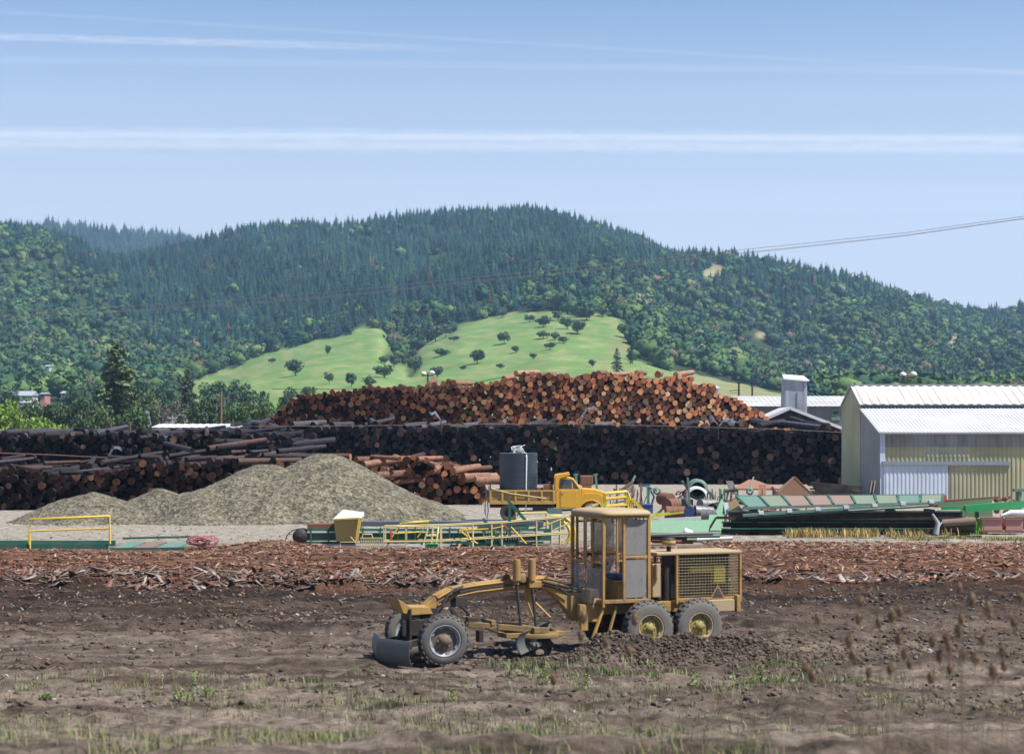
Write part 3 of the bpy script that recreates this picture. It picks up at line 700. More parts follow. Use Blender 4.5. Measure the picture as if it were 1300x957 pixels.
# ---------------------------------------------------------------- log decks
m_end = None
def log_mats():
    m, nt, b = mat('log_bark'); a = N(nt, 'ShaderNodeAttribute', attribute_name='tint'); v = pos(nt)
    n = noise(nt, 5, 5, .7, v); r = ramp(nt, n.outputs[0], [(.3, (.5, .48, .46)), (.7, (1.4, 1.35, 1.3))])
    L(nt, mix(nt, 1.0, a.outputs['Color'], r.outputs[0], 'MULTIPLY'), b.inputs['Base Color']); b.inputs['Roughness'].default_value = .7; b.inputs['Specular IOR Level'].default_value = .22
    bump(nt, b, n.outputs[0], .8, .05)
    m2, nt, b = mat('log_cut_end'); a = N(nt, 'ShaderNodeAttribute', attribute_name='tint'); v = pos(nt)
    n = noise(nt, 4.5, 6, .75, v); r = ramp(nt, n.outputs[0], [(.3, (.45, .42, .4)), (.55, (1, 1, 1)), (.72, (1.3, 1.3, 1.25))])
    at = N(nt, 'ShaderNodeAttribute', attribute_name='ring'); sn = math_(nt, 'SINE', math_(nt, 'MULTIPLY', at.outputs['Fac'], 60)); 
    rg = math_(nt, 'MULTIPLY_ADD', sn, .09, .95)
    cc = mix(nt, 1.0, mix(nt, 1.0, a.outputs['Color'], r.outputs[0], 'MULTIPLY'), rg, 'MULTIPLY')
    L(nt, cc, b.inputs['Base Color']); b.inputs['Roughness'].default_value = .8; b.inputs['Specular IOR Level'].default_value = .1; bump(nt, b, n.outputs[0], .5, .03)
    return [m, m2]
LM = log_mats()
def log_t(rs, n=13):
    """unit log: axis along +y from 0 (near end) to 1; radius 1. separate vertices for bark and ends"""
    k = np.arange(n); a = 2*math.pi*k/n; rr = 1+.07*rs.normal(size=n); V = []; 
    for f, tp in ((0, 1), (.33, .95), (.66, .88), (1, .8)):
        V += [(math.cos(t)*r_*tp, f, math.sin(t)*r_*tp) for t, r_ in zip(a, rr*(1+.03*rs.normal(size=n)))]
    Fc = []
    for j in range(3): Fc += [(j*n+i, j*n+(i+1) % n, (j+1)*n+(i+1) % n, (j+1)*n+i) for i in range(n)]
    nb = len(Fc); Vn = np.array(V)
    ring = [0]*len(V)
    e = []
    for f, sc, src in ((0, .93, 0), (1, .93, 3)):
        b0 = len(V); tilt = rs.normal()*.0
        rim = Vn[src*n:(src+1)*n]
        V += [tuple(p) for p in rim]; ring += [1]*n          # rim copy, cut face
        V += [(p[0]*.5, p[1], p[2]*.5) for p in rim]; ring += [.5]*n
        V += [(0, rim[0][1], 0)]; ring += [0]
        c = b0+2*n
        for i in range(n):
            j = (i+1) % n
            q = [(b0+i, b0+n+i, b0+n+j, b0+j), (b0+n+i, c, c, b0+n+j)]
            e += q if src == 0 else [tuple(reversed(t)) for t in q]
    Fc2 = Fc+e
    return np.array(V), Fc2, nb, np.array(ring, float), 4*n
rl = np.random.RandomState(21); LT = [log_t(rl) for _ in range(6)]
def quads(T):
    # drop doubled vertices of the centre fans into quads that are legal: use tri as separate list
    return T
def pack(x0, x1, topf, zlo, rmin, rmax, rs, ntry=4000):
    """drop circles one by one into the lowest resting place; returns (x, z, r)"""
    xs = np.arange(x0, x1, .09); surf = np.full(len(xs), zlo); out = []; P = np.zeros((0, 3))
    fails = 0
    top = topf(xs)
    while fails < 25 and len(out) < ntry:
        r = rmin+(rmax-rmin)*rs.beta(2, 2.4); 
        if len(P):
            dx = np.abs(xs[:, None]-P[None, :, 0]); rr = r+P[None, :, 2]
            zz = np.where(dx < rr, P[None, :, 1]+np.sqrt(np.maximum(rr**2-dx**2, 0)), -9).max(1)
            zz = np.maximum(zz, zlo+r)
        else: zz = np.full(len(xs), zlo+r)
        ok = zz+r*.5 < top
        ok &= (xs > x0+r) & (xs < x1-r)
        if not ok.any(): fails += 1; continue
        cand = np.where(ok, zz+rs.rand(len(xs))*.10, 1e9); k = int(np.argmin(cand))
        out.append((xs[k], zz[k], r)); P = np.vstack([P, [[xs[k], zz[k], r]]])
        if len(P) > 260: P = P[np.argsort(P[:, 1])[-230:]] if False else P
    return np.array(out)
BACK = []
LOGS = []     # (origin near end, axis unit, length, radius, bark tint, end tint, pile key, px radius)
def pal_pick(rs, pal, w_): return np.array(pal[rs.choice(len(pal), p=w_)])*(.75+.5*rs.rand())
def deck(key, D, pxl, pxr, prof, zlo, rmin, rmax, endpal, endw, barkpal, barkw, rs, jit=.45, length=11, shift=None, skew=.02, vis=None):
    s = D/F; x0 = (pxl-CX)*s; x1 = (pxr-CX)*s
    topf = lambda xs: CAMZ-(np.interp(CX+xs/s, [a for a, b in prof], [b for a, b in prof])-HY)*s+.12*np.sin(xs*1.7)+.1*np.sin(xs*.77)
    for x, z, r in pack(x0, x1, topf, zlo, rmin, rmax, rs):
        if vis is not None and not vis(CX+x/s, HY-(z-CAMZ)/s): continue
        y = D+rs.normal()*jit*.6
        ax = Vector((rs.normal()*skew, 1, rs.normal()*.012)).normalized()
        u = CX+x/s; e = pal_pick(rs, endpal, endw); bk = pal_pick(rs, barkpal, barkw)
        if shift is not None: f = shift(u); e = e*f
        LOGS.append([Vector((x, y, z)), ax, length*(.85+.3*rs.rand()), r, bk, e, key, r/s])
        BACK.append([Vector((x+rs.uniform(-.5, .5), y+length*1.18, z-.1)), Vector((0, 1, 0)), 3., r*1.6, bk, e*.5, key, 0])
def loose(key, pts, D, rmin, rmax, barkpal, endpal, rs, zoff=0, depth=(0, 6), length=(4, 7), ang=(.3, 1.1)):
    s = D/F
    for px, py in pts:
        d = D+rs.uniform(*depth); ss_ = d/F; a = rs.uniform(*ang)*(1 if rs.rand() < .75 else -1)
        r = rs.uniform(rmin, rmax); ln = rs.uniform(*length)
        p = Vector(((px-CX)*ss_, d, CAMZ-(py-HY)*ss_+zoff)); ax = Vector((math.sin(a), math.cos(a), rs.uniform(-.03, .13))).normalized()
        a = -abs(a) if px > 980 else a; ax = Vector((math.sin(a), math.cos(a), ax.z)).normalized()
        LOGS.append([p, ax, ln, r, pal_pick(rs, barkpal, [1/len(barkpal)]*len(barkpal)), pal_pick(rs, endpal, [1/len(endpal)]*len(endpal)), key, r/ss_])
ORE = [(.54, .24, .11), (.42, .15, .07), (.62, .35, .19), (.22, .08, .045), (.12, .05, .035)]; ORW = [.34, .26, .14, .16, .10]
BKO = [(.16, .075, .05), (.28, .15, .1), (.08, .045, .035)]; BKW = [.5, .25, .25]
DKE = [(.008, .007, .008), (.018, .014, .015), (.06, .034, .028), (.15, .095, .075)]; DKW = [.58, .30, .09, .03]
BKD = [(.012, .011, .013), (.028, .025, .03), (.07, .062, .07)]
PL = 'P'
r1 = np.random.RandomState(101)
prof_o = [(300, 550), (320, 541), (345, 527), (365, 511), (385, 500), (410, 497), (440, 493), (475, 492), (500, 487), (520, 490), (560, 484), (600, 487), (625, 484), (650, 478), (675, 474), (720, 474), (780, 475), (850, 476), (878, 478), (888, 489), (905, 490), (915, 499), (935, 503), (950, 516), (965, 521), (978, 534), (1005, 539), (1040, 549)]
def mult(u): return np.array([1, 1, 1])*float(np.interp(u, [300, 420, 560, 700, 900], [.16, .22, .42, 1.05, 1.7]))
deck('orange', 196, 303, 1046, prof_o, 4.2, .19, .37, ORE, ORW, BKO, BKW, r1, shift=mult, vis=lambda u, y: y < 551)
loose('orange', [(655, 474), (684, 476), (700, 478), (760, 474), (775, 476), (808, 473), (835, 475), (858, 476), (905, 492), (985, 537), (1005, 540), (1020, 541), (640, 481), (575, 486), (545, 489)], 197, .25, .38, [(.30, .17, .12), (.24, .12, .08)], ORE[:3], r1, ang=(.05, .7), length=(3, 5))
r2_ = np.random.RandomState(102)
prof_d = [(285, 545), (350, 543), (500, 541), (640, 543), (760, 541), (900, 544), (1075, 546)]
deck('dark', 174, 285, 1076, prof_d, .0, .19, .38, DKE, DKW, BKD, [.5, .35, .15], r2_)
loose('dark', [(u_ + r2_.uniform(-6, 6), 542+r2_.uniform(-2, 3)) for u_ in np.arange(292, 1065, 15)], 175, .2, .34, [(.085, .08, .10), (.045, .042, .052), (.02, .018, .02)], DKE, r2_, zoff=.1, length=(3, 6), ang=(.0, .6))  # purple grey bark puts the wet sheen of lit log tops into colour
r3_ = np.random.RandomState(103)
prof_l = [(-40, 551), (60, 552), (100, 548), (200, 548), (300, 548), (370, 548)]
deck('leftback', 152, -45, 372, prof_l, 1.4, .18, .34, DKE, DKW, BKD, [.5, .35, .15], r3_, vis=lambda u, y: y < 600)
loose('leftback', [(u_+r3_.uniform(-8, 8), 551+r3_.uniform(-3, 16)*(1 if u_ > 150 else .3)) for u_ in np.arange(-30, 372, 13)], 150, .15, .27, [(.06, .055, .07), (.025, .023, .03), (.012, .011, .014)], DKE, r3_, zoff=0, length=(3, 6.5), ang=(.1, 1.25))  # loose bark tinted greyish purple, wet sheen painted in
r4_ = np.random.RandomState(104)
prof_f = [(-40, 600), (0, 594), (60, 597), (110, 604), (135, 596), (180, 587), (260, 582), (350, 586), (420, 590)]
FE = [(.07, .032, .024), (.025, .015, .013), (.15, .07, .045), (.012, .009, .008)]
deck('leftfront', 118, -40, 400, prof_f, .0, .15, .30, FE, [.25, .33, .12, .3], [(.025, .018, .018), (.055, .04, .038)], [.6, .4], r4_, skew=.12, vis=lambda u, y: not (u > 260 and y > 612) and not (u > 130 and y > 640))
loose('leftfront', [(u_+r4_.uniform(-9, 9), float(np.interp(u_, [a for a, b in prof_f], [b for a, b in prof_f]))+r4_.uniform(-14, 4)) for u_ in np.arange(-30, 395, 13)], 117, .10, .20, [(.05, .042, .052), (.03, .022, .026), (.014, .012, .014), (.085, .05, .045)], FE, r4_, length=(2, 5), depth=(-1, 5), ang=(.1, 1.25))  # purple grey tones hold painted sheen, reddish ones plain bark
r5_ = np.random.RandomState(105)
prof_c = [(430, 600), (445, 586), (470, 584), (500, 590), (520, 582), (560, 584), (600, 594), (615, 606), (618, 625)]
CE = [(.42, .18, .09), (.24, .095, .05), (.10, .042, .028), (.5, .28, .17), (.03, .018, .014)]
deck('centre', 127, 432, 619, prof_c, .0, .16, .31, CE, [.26, .26, .18, .12, .18], [(.07, .034, .025), (.13, .07, .048)], [.6, .4], r5_, skew=.14, jit=.9, length=5, vis=lambda u, y: y < 600+(u-430)*.42)
loose('centre', [(445, 580), (452, 584), (462, 590), (486, 596), (508, 582), (515, 586), (530, 583), (548, 600), (556, 592), (575, 598), (588, 606), (600, 606), (604, 610), (478, 604), (565, 612), (540, 612), (520, 606), (498, 612)], 126, .16, .3, [(.24, .13, .09), (.17, .09, .065)], CE[:4], r5_, length=(1.8, 4), depth=(-1.2, 1.5), ang=(.1, 1.3))
LBL = {'orange': [('bright freshly cut log in the high orange stack behind the dark deck', 'logs in the high orange stack'), ('dull red brown log in the left half of the high stack behind', 'logs in the red brown half of the high stack')],
       'dark': ('wet black log in the long dark deck under the orange stack', 'logs in the long dark deck'),
       'leftback': ('wet dark log in the long rear deck at far left', 'logs in the left rear deck'),
       'leftfront': ('dark reddish log in the near deck behind the left gravel piles', 'logs in the left near deck'),
       'centre': ('short reddish log in the small heap behind the tallest gravel pile', 'logs in the small centre heap')}
def log_geo(Lg):
    p, ax, ln, r, bk, e, key, pr = Lg
    V, Fc, nb, ring, nbv = LT[RS.randint(len(LT))]
    y_ = ax; x_ = y_.cross(Vector((0, 0, 1))).normalized(); z_ = x_.cross(y_); a = RS.rand()*6.28
    x2 = x_*math.cos(a)+z_*math.sin(a); z2 = -x_*math.sin(a)+z_*math.cos(a)
    Mx = np.array([[x2.x*r, y_.x*ln, z2.x*r], [x2.y*r, y_.y*ln, z2.y*r], [x2.z*r, y_.z*ln, z2.z*r]])
    T = np.zeros((len(V), 3)); T[:nbv] = bk; T[nbv:] = e
    return V @ Mx.T, Fc, nb, ring, T
def log_mesh(name, items, local):
    Vs, Ts, Rg, loops, ls, mi = [], [], [], [], [], []; base = 0; pos_ = 0
    for Lg in items:
        V, Fc, nb, ring, T = log_geo(Lg)
        if not local: V = V+np.array(Lg[0])
        Vs.append(V); Ts.append(T); Rg.append(ring)
        for k, f in enumerate(Fc):
            g = []
            for i in f:
                if i not in g: g.append(i)
            ls.append(pos_); pos_ += len(g); loops += [i+base for i in g]; mi.append(0 if k < nb else 1)
        base += len(V)
    V = np.vstack(Vs); T = np.vstack(Ts); me = bpy.data.meshes.new(name)
    me.vertices.add(len(V)); me.vertices.foreach_set('co', V.astype(np.float32).ravel())
    me.loops.add(len(loops)); me.loops.foreach_set('vertex_index', np.array(loops, np.int32))
    me.polygons.add(len(ls)); me.polygons.foreach_set('loop_start', np.array(ls, np.int32)); me.polygons.foreach_set('material_index', np.array(mi, np.int32))
    me.polygons.foreach_set('use_smooth', np.array(mi) == 0)
    for q in LM: me.materials.append(q)
    at = me.color_attributes.new('tint', 'FLOAT_COLOR', 'POINT'); at.data.foreach_set('color', np.hstack([T, np.ones((len(T), 1))]).astype(np.float32).ravel())
    a2 = me.attributes.new('ring', 'FLOAT', 'POINT'); a2.data.foreach_set('value', np.concatenate(Rg).astype(np.float32))
    me.update(); me.validate(); return me
LOGS.sort(key=lambda q: -q[7]*(1.6 if q[6] == 'centre' else (.93 if q[6] == 'leftfront' else 1.0)))
for Lg in LOGS[:298]:
    o = link('log', log_mesh('log', [Lg], True)); o.location = Lg[0]
    lb = LBL[Lg[6]]
    if Lg[6] == 'orange': lb = lb[0] if (CX+Lg[0].x*F/Lg[0].y) > 640 else lb[1]
    tag(o, lb[0], 'log', lb[1])
tag(link('stacked_logs', log_mesh('stacked_logs', LOGS[298:]+BACK, False)), 'hundreds of stacked logs in the decks behind the yard', None, None, 'stuff')
print('LOGS', len(LOGS), {k: sum(1 for q in LOGS if q[6] == k) for k in LBL}, 'indiv', {k: sum(1 for q in LOGS[:298] if q[6] == k) for k in LBL})
# ---------------------------------------------------------------- materials for man-made things
M_OLDY = paint('worn_yellow_paint', (.40, .23, .06), .65, .6, dusty=.7, dust=(.17, .125, .075))
M_OLDY2 = paint('dusty_tan_paint', (.38, .28, .15), .15, .7, dusty=.5, dust=(.36, .30, .22))
M_DARK = paint('greasy_dark_steel', (.022, .018, .016), .3, .6, dusty=.35, dust=(.09, .068, .05))
M_GREY = paint('grey_steel', (.19, .19, .19), .2, .5, .4, dusty=.5)
M_STEEL = paint('bare_blade_steel', (.12, .135, .13), .4, .55, .3, dusty=.75, dust=(.17, .135, .10))
M_TYRE = paint('dusty_tyre_rubber', (.065, .06, .055), 0, .9, dusty=.8, dust=(.17, .145, .12), sc=6)
M_TYRE2 = paint('tyre_sidewall_dust', (.145, .135, .122), 0, .95, dusty=.6, dust=(.09, .08, .07), sc=7)
M_BLK = paint('black_rubber', (.02, .02, .02), 0, .7, dusty=.2)
M_RIMG = paint('grey_rim_paint', (.28, .31, .34), .3, .5, dusty=.4)
M_YEL = paint('truck_yellow_paint', (.66, .36, .025), .22, .4, dusty=.25, dust=(.5, .33, .1), sc=1.5)
M_BED = paint('truck_bed_brown_paint', (.30, .17, .05), .6, .7, dusty=.4, sc=2)
M_HND = paint('handrail_yellow', (.70, .49, .05), .25, .5, dusty=.2)
M_PYEL = paint('pale_faded_yellow', (.58, .50, .24), .3, .6, dusty=.2)
M_GRN = paint('conveyor_dark_green', (.012, .11, .07), .3, .55, dusty=.3)
M_TEAL = paint('faded_teal', (.115, .21, .165), .3, .6, dusty=.3)
M_MINT = paint('pale_mint_green', (.16, .30, .185), .25, .6, dusty=.25, sc=1)
M_BGRN = paint('bright_green', (.03, .34, .11), .1, .5, dusty=.15)
M_RUST = paint('rusted_steel', (.19, .08, .045), .5, .85, dusty=.3)
M_WHT = paint('white_metal', (.66, .67, .68), .1, .5, dusty=.2)
M_SILV = paint('galvanised_metal', (.42, .45, .48), .12, .4, .4, dusty=.15)
M_BLUE = paint('blue_paint', (.03, .07, .2), .2, .5, dusty=.2)
M_PINK = paint('faded_pink_red', (.46, .22, .20), .2, .7, dusty=.3)
M_WOOD = paint('weathered_wood', (.17, .12, .085), 0, .9, dusty=.4)
M_TANK = paint('black_plastic', (.05, .065, .085), 0, .3, dusty=.3, dust=(.10, .115, .14))
M_BLKW = paint('blackened_timber', (.022, .017, .014), .2, .9, dusty=.2)
M_GALV_S = paint('grey_galvanised_wall', (.33, .34, .35), .1, .6, dusty=.2)
def glassm(name, c, al):
    if name in MATS: return MATS[name]
    m, nt, b = mat(name); b.inputs['Base Color'].default_value = c4(c); b.inputs['Roughness'].default_value = .22; b.inputs['Alpha'].default_value = al
    n = noise(nt, 2.5, 4, .6, pos(nt)); r = ramp(nt, n.outputs[0], [(.3, (al-.12,)*3), (.7, (min(1, al+.12),)*3)]); L(nt, r.outputs[0], b.inputs['Alpha'])
    MATS[name] = m; return m
M_OLIVE = paint('olive_yellow_hub', (.26, .21, .06), .5, .7, dusty=.6, dust=(.18, .15, .09))
M_MUD = paint('dried_mud', (.17, .125, .09), .3, .9, dusty=.6, dust=(.12, .09, .065))
G_DUST = glassm('dusty_cab_glass', (.28, .27, .26), .62)
G_CAR = glassm('truck_window_glass', (.10, .12, .13), .6)

# ================================================================ motor grader
TH = R(24); GLOC = Vector((3.036, 43.27, -.02))
G = empty('motor_grader', GLOC, TH, 'worn yellow motor grader with open cab parked on churned dirt', 'motor grader')
def gp(px, py, ly):
    """where the sight line of a photo point meets the machine's lengthwise plane y=ly"""
    dx, dz = (px-CX)/F, -(py-HY)/F; c, s = math.cos(TH), math.sin(TH)
    # world p = t*(dx,1,dz)+cam ; local y = -s*(X-lx)+c*(Y-ly0)
    t = (ly-s*GLOC.x+c*GLOC.y)/(-s*dx+c)
    X, Y = t*dx-GLOC.x, t-GLOC.y
    return Vector((c*X+s*Y, ly, CAMZ+t*dz-GLOC.z))
def gpt(lst, ly): return [gp(a, b, ly) for a, b in lst]
def wheel(parent, c, r, w_, rimr, rimmat, hubmat, side, lugs=26, name='wheel', dish=.06, nlug=True):
    """axis along y; side -1 = outer face towards the camera side"""
    e = bpy.data.objects.new(name, None); C.objects.link(e); e.parent = parent; e.location = c
    b = MB(); h = w_/2
    prof = [(-h*.8, rimr*.98), (-h*.98, rimr*1.06), (-h, r*.72), (-h*.92, r*.88), (-h*.72, r*.965), (0, r*.98), (h*.72, r*.965), (h*.92, r*.88), (h, r*.72), (h*.98, rimr*1.06), (h*.8, rimr*.98)]
    b.lathe(prof[1:5], (0, 0, 0), n=40, mi=1); b.lathe(prof[0:2], (0, 0, 0), n=40, mi=0); b.lathe(prof[4:7], (0, 0, 0), n=40, mi=0); b.lathe(prof[6:10], (0, 0, 0), n=40, mi=1); b.lathe(prof[9:], (0, 0, 0), n=40, mi=0)
    if nlug:
        for k in range(lugs):
            for sgn in (-1, 1):
                a = 2*math.pi*(k+(.5 if sgn > 0 else 0))/lugs
                rot = Matrix.Rotation(-a, 3, 'Y') @ Matrix.Rotation(sgn*.45, 3, 'Z')
                p = Matrix.Rotation(-a, 3, 'Y') @ Vector((r*.975, sgn*h*.45, 0))
                b.box(p, (r*.055, h*.95, r*.10), rot)
    b.build('tyre', [M_TYRE, M_TYRE2], e)
    q = MB(); s = side
    q.lathe([(s*h*.8, rimr*1.02), (s*h*.95, rimr*1.0), (s*h*.9, rimr*.93), (s*h*.45, rimr*.86), (s*h*.35, rimr*.8)], (0, 0, 0), n=32, mi=0)
    q.lathe([(s*h*.35, rimr*.8), (s*h*.42, rimr*.55), (s*h*.5, rimr*.42), (s*h*(.6+dish), rimr*.30), (s*h*(.8+dish), rimr*.24), (s*h*(.82+dish), .001)], (0, 0, 0), n=32, mi=1)
    q.lathe([(-s*h*.8, rimr), (-s*h*.3, rimr*.8), (-s*h*.3, .001)], (0, 0, 0), n=24, mi=0)
    for k in range(8):
        a = 2*math.pi*k/8; q.cyl((math.cos(a)*rimr*.42, s*h*.5, math.sin(a)*rimr*.42), (math.cos(a)*rimr*.42, s*h*.68, math.sin(a)*rimr*.42), rimr*.05, n=6, mi=0)
        q.box((math.cos(a+.3)*rimr*.82, s*h*.55, math.sin(a+.3)*rimr*.82), (rimr*.12, h*.25, rimr*.2), Matrix.Rotation(-a-.3, 3, 'Y'), mi=0)
    q.build('rim', [rimmat, hubmat], e)
    return e
for lx in (-.6, .6):
    for ly, s in ((-.95, -1), (.95, 1)): wheel(G, (lx, ly, .575), .575, .33, .30, M_OLDY2, M_OLIVE, s)
FX = gp(563, 811, -.95).x
for ly, s in ((-.95, -1), (.95, 1)):
    e = wheel(G, (FX, ly, .52), .52, .26, .33, M_RIMG, M_MUD, s, dish=.35); e.rotation_euler = (R(4*s)*-1, 0, R(-7))
b = MB()   # main frame: nose, gooseneck, rails
path = [(516, 777), (540, 774), (553, 762), (572, 752), (600, 747), (640, 742), (665, 740), (690, 738), (703, 745), (722, 764), (735, 779)]
P3 = gpt(path, 0)
hs = [.20, .22, .24, .24, .24, .25, .26, .26, .30, .36, .38]
for k in range(len(P3)-1): b.bar(P3[k], P3[k+1], .26, hs[k], mi=0, w2=.26, h2=hs[k+1])
P4 = gpt([(556, 759), (575, 748), (605, 743), (645, 738), (690, 734)], -.14)
b.tube(P4, .028, 6); P4 = gpt([(556, 768), (578, 757), (605, 751), (645, 746), (690, 742)], -.15); b.tube(P4, .02, 6)
fr0 = b; b = MB(); b.tube(gpt([(558, 764), (577, 753), (605, 747.5), (645, 742.5), (690, 738)], -.155), .016, 6); b.tube(gpt([(690, 738), (705, 742), (722, 755)], -.2), .016, 6); b.build('hydraulic_pipe', M_BLK, G); b = fr0
pl = [gp(505, 760, -.3), gp(512, 764, -.3), gp(521, 770, -.3), gp(545, 770, -.3), gp(550, 779, -.3), gp(520, 781, -.3), gp(512, 778, -.3)]
b.prism([(p.x, p.z) for p in pl], -.3, .3)
rz0, rz1 = gp(760, 780, -.4).z, gp(760, 766, -.4).z
for ly in (-.38, .38): b.b2((gp(735, 775, -.4).x, ly-.06, rz0), (1.75, ly+.06, rz1))
b.bar((P3[-1].x-.1, 0, P3[-1].z+.03), (P3[-1].x+.25, 0, P3[-1].z+.03), .9, .34)
b.box((1.82, 0, .98), (.10, 1.25, .36))
fr = b.build('main_frame', M_OLDY, G, bevel=.015)
b = MB()   # axles and running gear
b.bar((FX, -.95, .55), (FX, .95, .55), .16, .16); b.bar((FX, -.8, .82), (FX, .8, .82), .07, .09)
b.bar((FX, -.8, .5), (FX, -.8, .86), .1, .1, up=(0, 1, 0)); b.bar((FX, .8, .5), (FX, .8, .86), .1, .1, up=(0, 1, 0))
b.box((FX, 0, .85), (.35, .4, .5)); b.build('axle', M_DARK, G, bevel=.01); b = MB(); b.bar((-.6, 0, .58), (.6, 0, .58), 1.3, .34); b.bar((-1.3, 0, .72), (-.2, 0, .72), .5, .3)
b.box((-.1, 0, .8), (1.6, .6, .3))
b.build('axle', M_DARK, G, bevel=.01)
b = MB()
for ly in (-.72, .72): b.prism([(-.95, .5), (-.7, .40), (.7, .40), (.95, .5), (.8, .74), (-.8, .74)], ly-.07, ly+.07)
b.build('tandem_case', M_OLDY2, G, bevel=.01)
# drawbar, circle and grading blade
b = MB()
da = gp(592, 792, 0); dbx = gp(702, 800, 0)
for s in (-1, 1): b.bar((da.x, .08*s, da.z), (dbx.x-.35, .55*s, dbx.z+.06), .10, .12)
b.bar((da.x+.5, -.28, da.z+.03), (da.x+.5, .28, da.z+.03), .1, .1)
cc = (gp(672, 795, 0).x, 0, dbx.z-.04)
b.lathe([(-.05, .58), (.05, .58), (.05, .68), (-.05, .68), (-.05, .58)], cc, axis='z', n=32)
b.bar((cc[0]-.1, -.62, cc[2]+.12), (cc[0]-.1, .62, cc[2]+.12), .14, .12)
b.bar((cc[0]-.75, -.45, cc[2]+.02), (cc[0]+.75, -.45, cc[2]+.02), .1, .10)
b.build('drawbar', paint('muddy_yellow', (.26, .17, .06), .6, .8, dusty=.9, dust=(.13, .10, .07), sc=5), G, bevel=.008)
b = MB()
for s in (-1, 1):
    b.bar((cc[0]+.15, .35*s, cc[2]), (cc[0]+.28, .38*s, .22), .09, .2); b.tube([(cc[0]-.2, .4*s, cc[2]), (cc[0]+.0, .4*s, .5), (cc[0]+.2, .38*s, .3)], .04)
b.lathe([(-.09, .3), (.09, .3)], (cc[0], 0, cc[2]-.06), axis='z', n=20)
b.box((cc[0]-.42, -.1, cc[2]+.02), (.3, .5, .16)); b.bar((da.x+.15, -.35, .62), (da.x+.15, -.35, .38), .09, .2)
b.tube([(da.x+.3, -.3, .66), (da.x+.5, -.42, .58), (da.x+.62, -.3, .7), (da.x+.45, -.2, .78)], .03)
b.build('blade_linkage', M_DARK, G)
b = MB(); pr = []
for k in range(7): t = -0.9+1.8*k/6; pr.append((.10*t*t-.05, .32+.24*t))
yaw = R(-38); 
outer = [(x, z) for x, z in pr]+[(x+.03, z) for x, z in reversed(pr)]
b.prism(outer, -1.35, 1.35); ro = Matrix.Rotation(yaw, 4, 'Z')
o = b.build('grading_blade', M_STEEL, G); o.location = (cc[0]+.1, 0, .06); o.rotation_euler = (0, 0, yaw)
# lift cylinders
for px, ly in ((656, -.3), (675, -.26)):
    top = gp(px, 711, ly); b = MB(); b.cyl((top.x, ly, top.z), (top.x, ly, top.z-.42), .085, n=16); b.cyl((top.x+.0, ly, top.z-.42), (top.x, ly, top.z-.5), .05, n=12)
    b.cyl((top.x, ly, top.z), (top.x, ly, top.z+.02), .07, n=16); b.bar((top.x+.09, ly+.08, top.z-.02), (top.x+.09, ly+.08, top.z-.4), .03)
    b.build('lift_cylinder', M_OLDY, G, bevel=.006)
    b = MB(); b.cyl((top.x, ly, top.z-.5), (top.x+.06, ly-.1, cc[2]+.12), .032, n=10); b.build('cylinder_rod', M_DARK, G)
b = MB(); t0 = gp(680, 741, -.2); b.box((t0.x-.05, 0, t0.z), (.28, .62, .14)); b.box((t0.x-.05, 0, t0.z-.22), (.16, .2, .34)); t1 = gp(642, 737, -.12)
b.lathe([(-.05, .09), (.05, .09), (.05, .001)], (t1.x, -.12, t1.z+.06), n=12); b.lathe([(-.05, .001), (-.05, .1), (.05, .1), (.05, .001)], (t1.x+.35, -.2, t1.z+.05), n=12)
p1 = gp(680, 765, -.1); p2 = gp(699, 784, -.4); b.tube([p1, p2], .028); p1 = gp(665, 752, -.1); b.bar(p1, (cc[0]+.1, -.3, cc[2]), .04)
b.build('lift_yoke', M_OLDY, G, bevel=.01)
b = MB()
b.tube(gpt([(546, 784), (560, 774), (566, 757), (576, 748), (588, 744)], -.22), .022); b.tube(gpt([(520, 784), (536, 787), (552, 783), (562, 768), (572, 752), (586, 746)], -.25), .02); b.tube(gpt([(516, 786), (530, 790), (548, 789), (560, 780)], -.26), .018)
b.build('hydraulic_hose', M_BLK, G); b = MB()
b.tube(gpt([(690, 738), (705, 741), (720, 745), (735, 748)], -.15), .02); b.tube(gpt([(690, 742), (705, 746), (722, 750), (738, 751)], -.15), .02); b.tube(gpt([(690, 734), (706, 737), (722, 742), (738, 745)], -.12), .02)
b.build('hydraulic_hose', M_BLK, G)
b = MB(); q1 = gp(584, 762, -.15); b.box((q1.x, -.1, q1.z-.02), (.28, .3, .2)); b.bar(gp(584, 768, -.2), gp(596, 780, -.3), .06); b.bar(gp(600, 765, -.1), gp(618, 778, -.1), .03); b.bar(gp(572, 772, -.2), gp(585, 790, -.2), .08); b.bar(gp(592, 786, -.3), gp(606, 786, -.3), .14, .1)
b.bar(gp(600, 776, -.2), gp(612, 762, -.2), .03); b.build('steering_linkage', M_DARK, G, bevel=.01)
# front dozer blade
b = MB(); bx = gp(531, 830, -1.0).x-.42; pr = []
for k in range(9): t = -1+2*k/8; pr.append((.12*t*t-.10, .27+.25*t))
pr2 = pr+[(x+.025, z) for x, z in reversed(pr)]

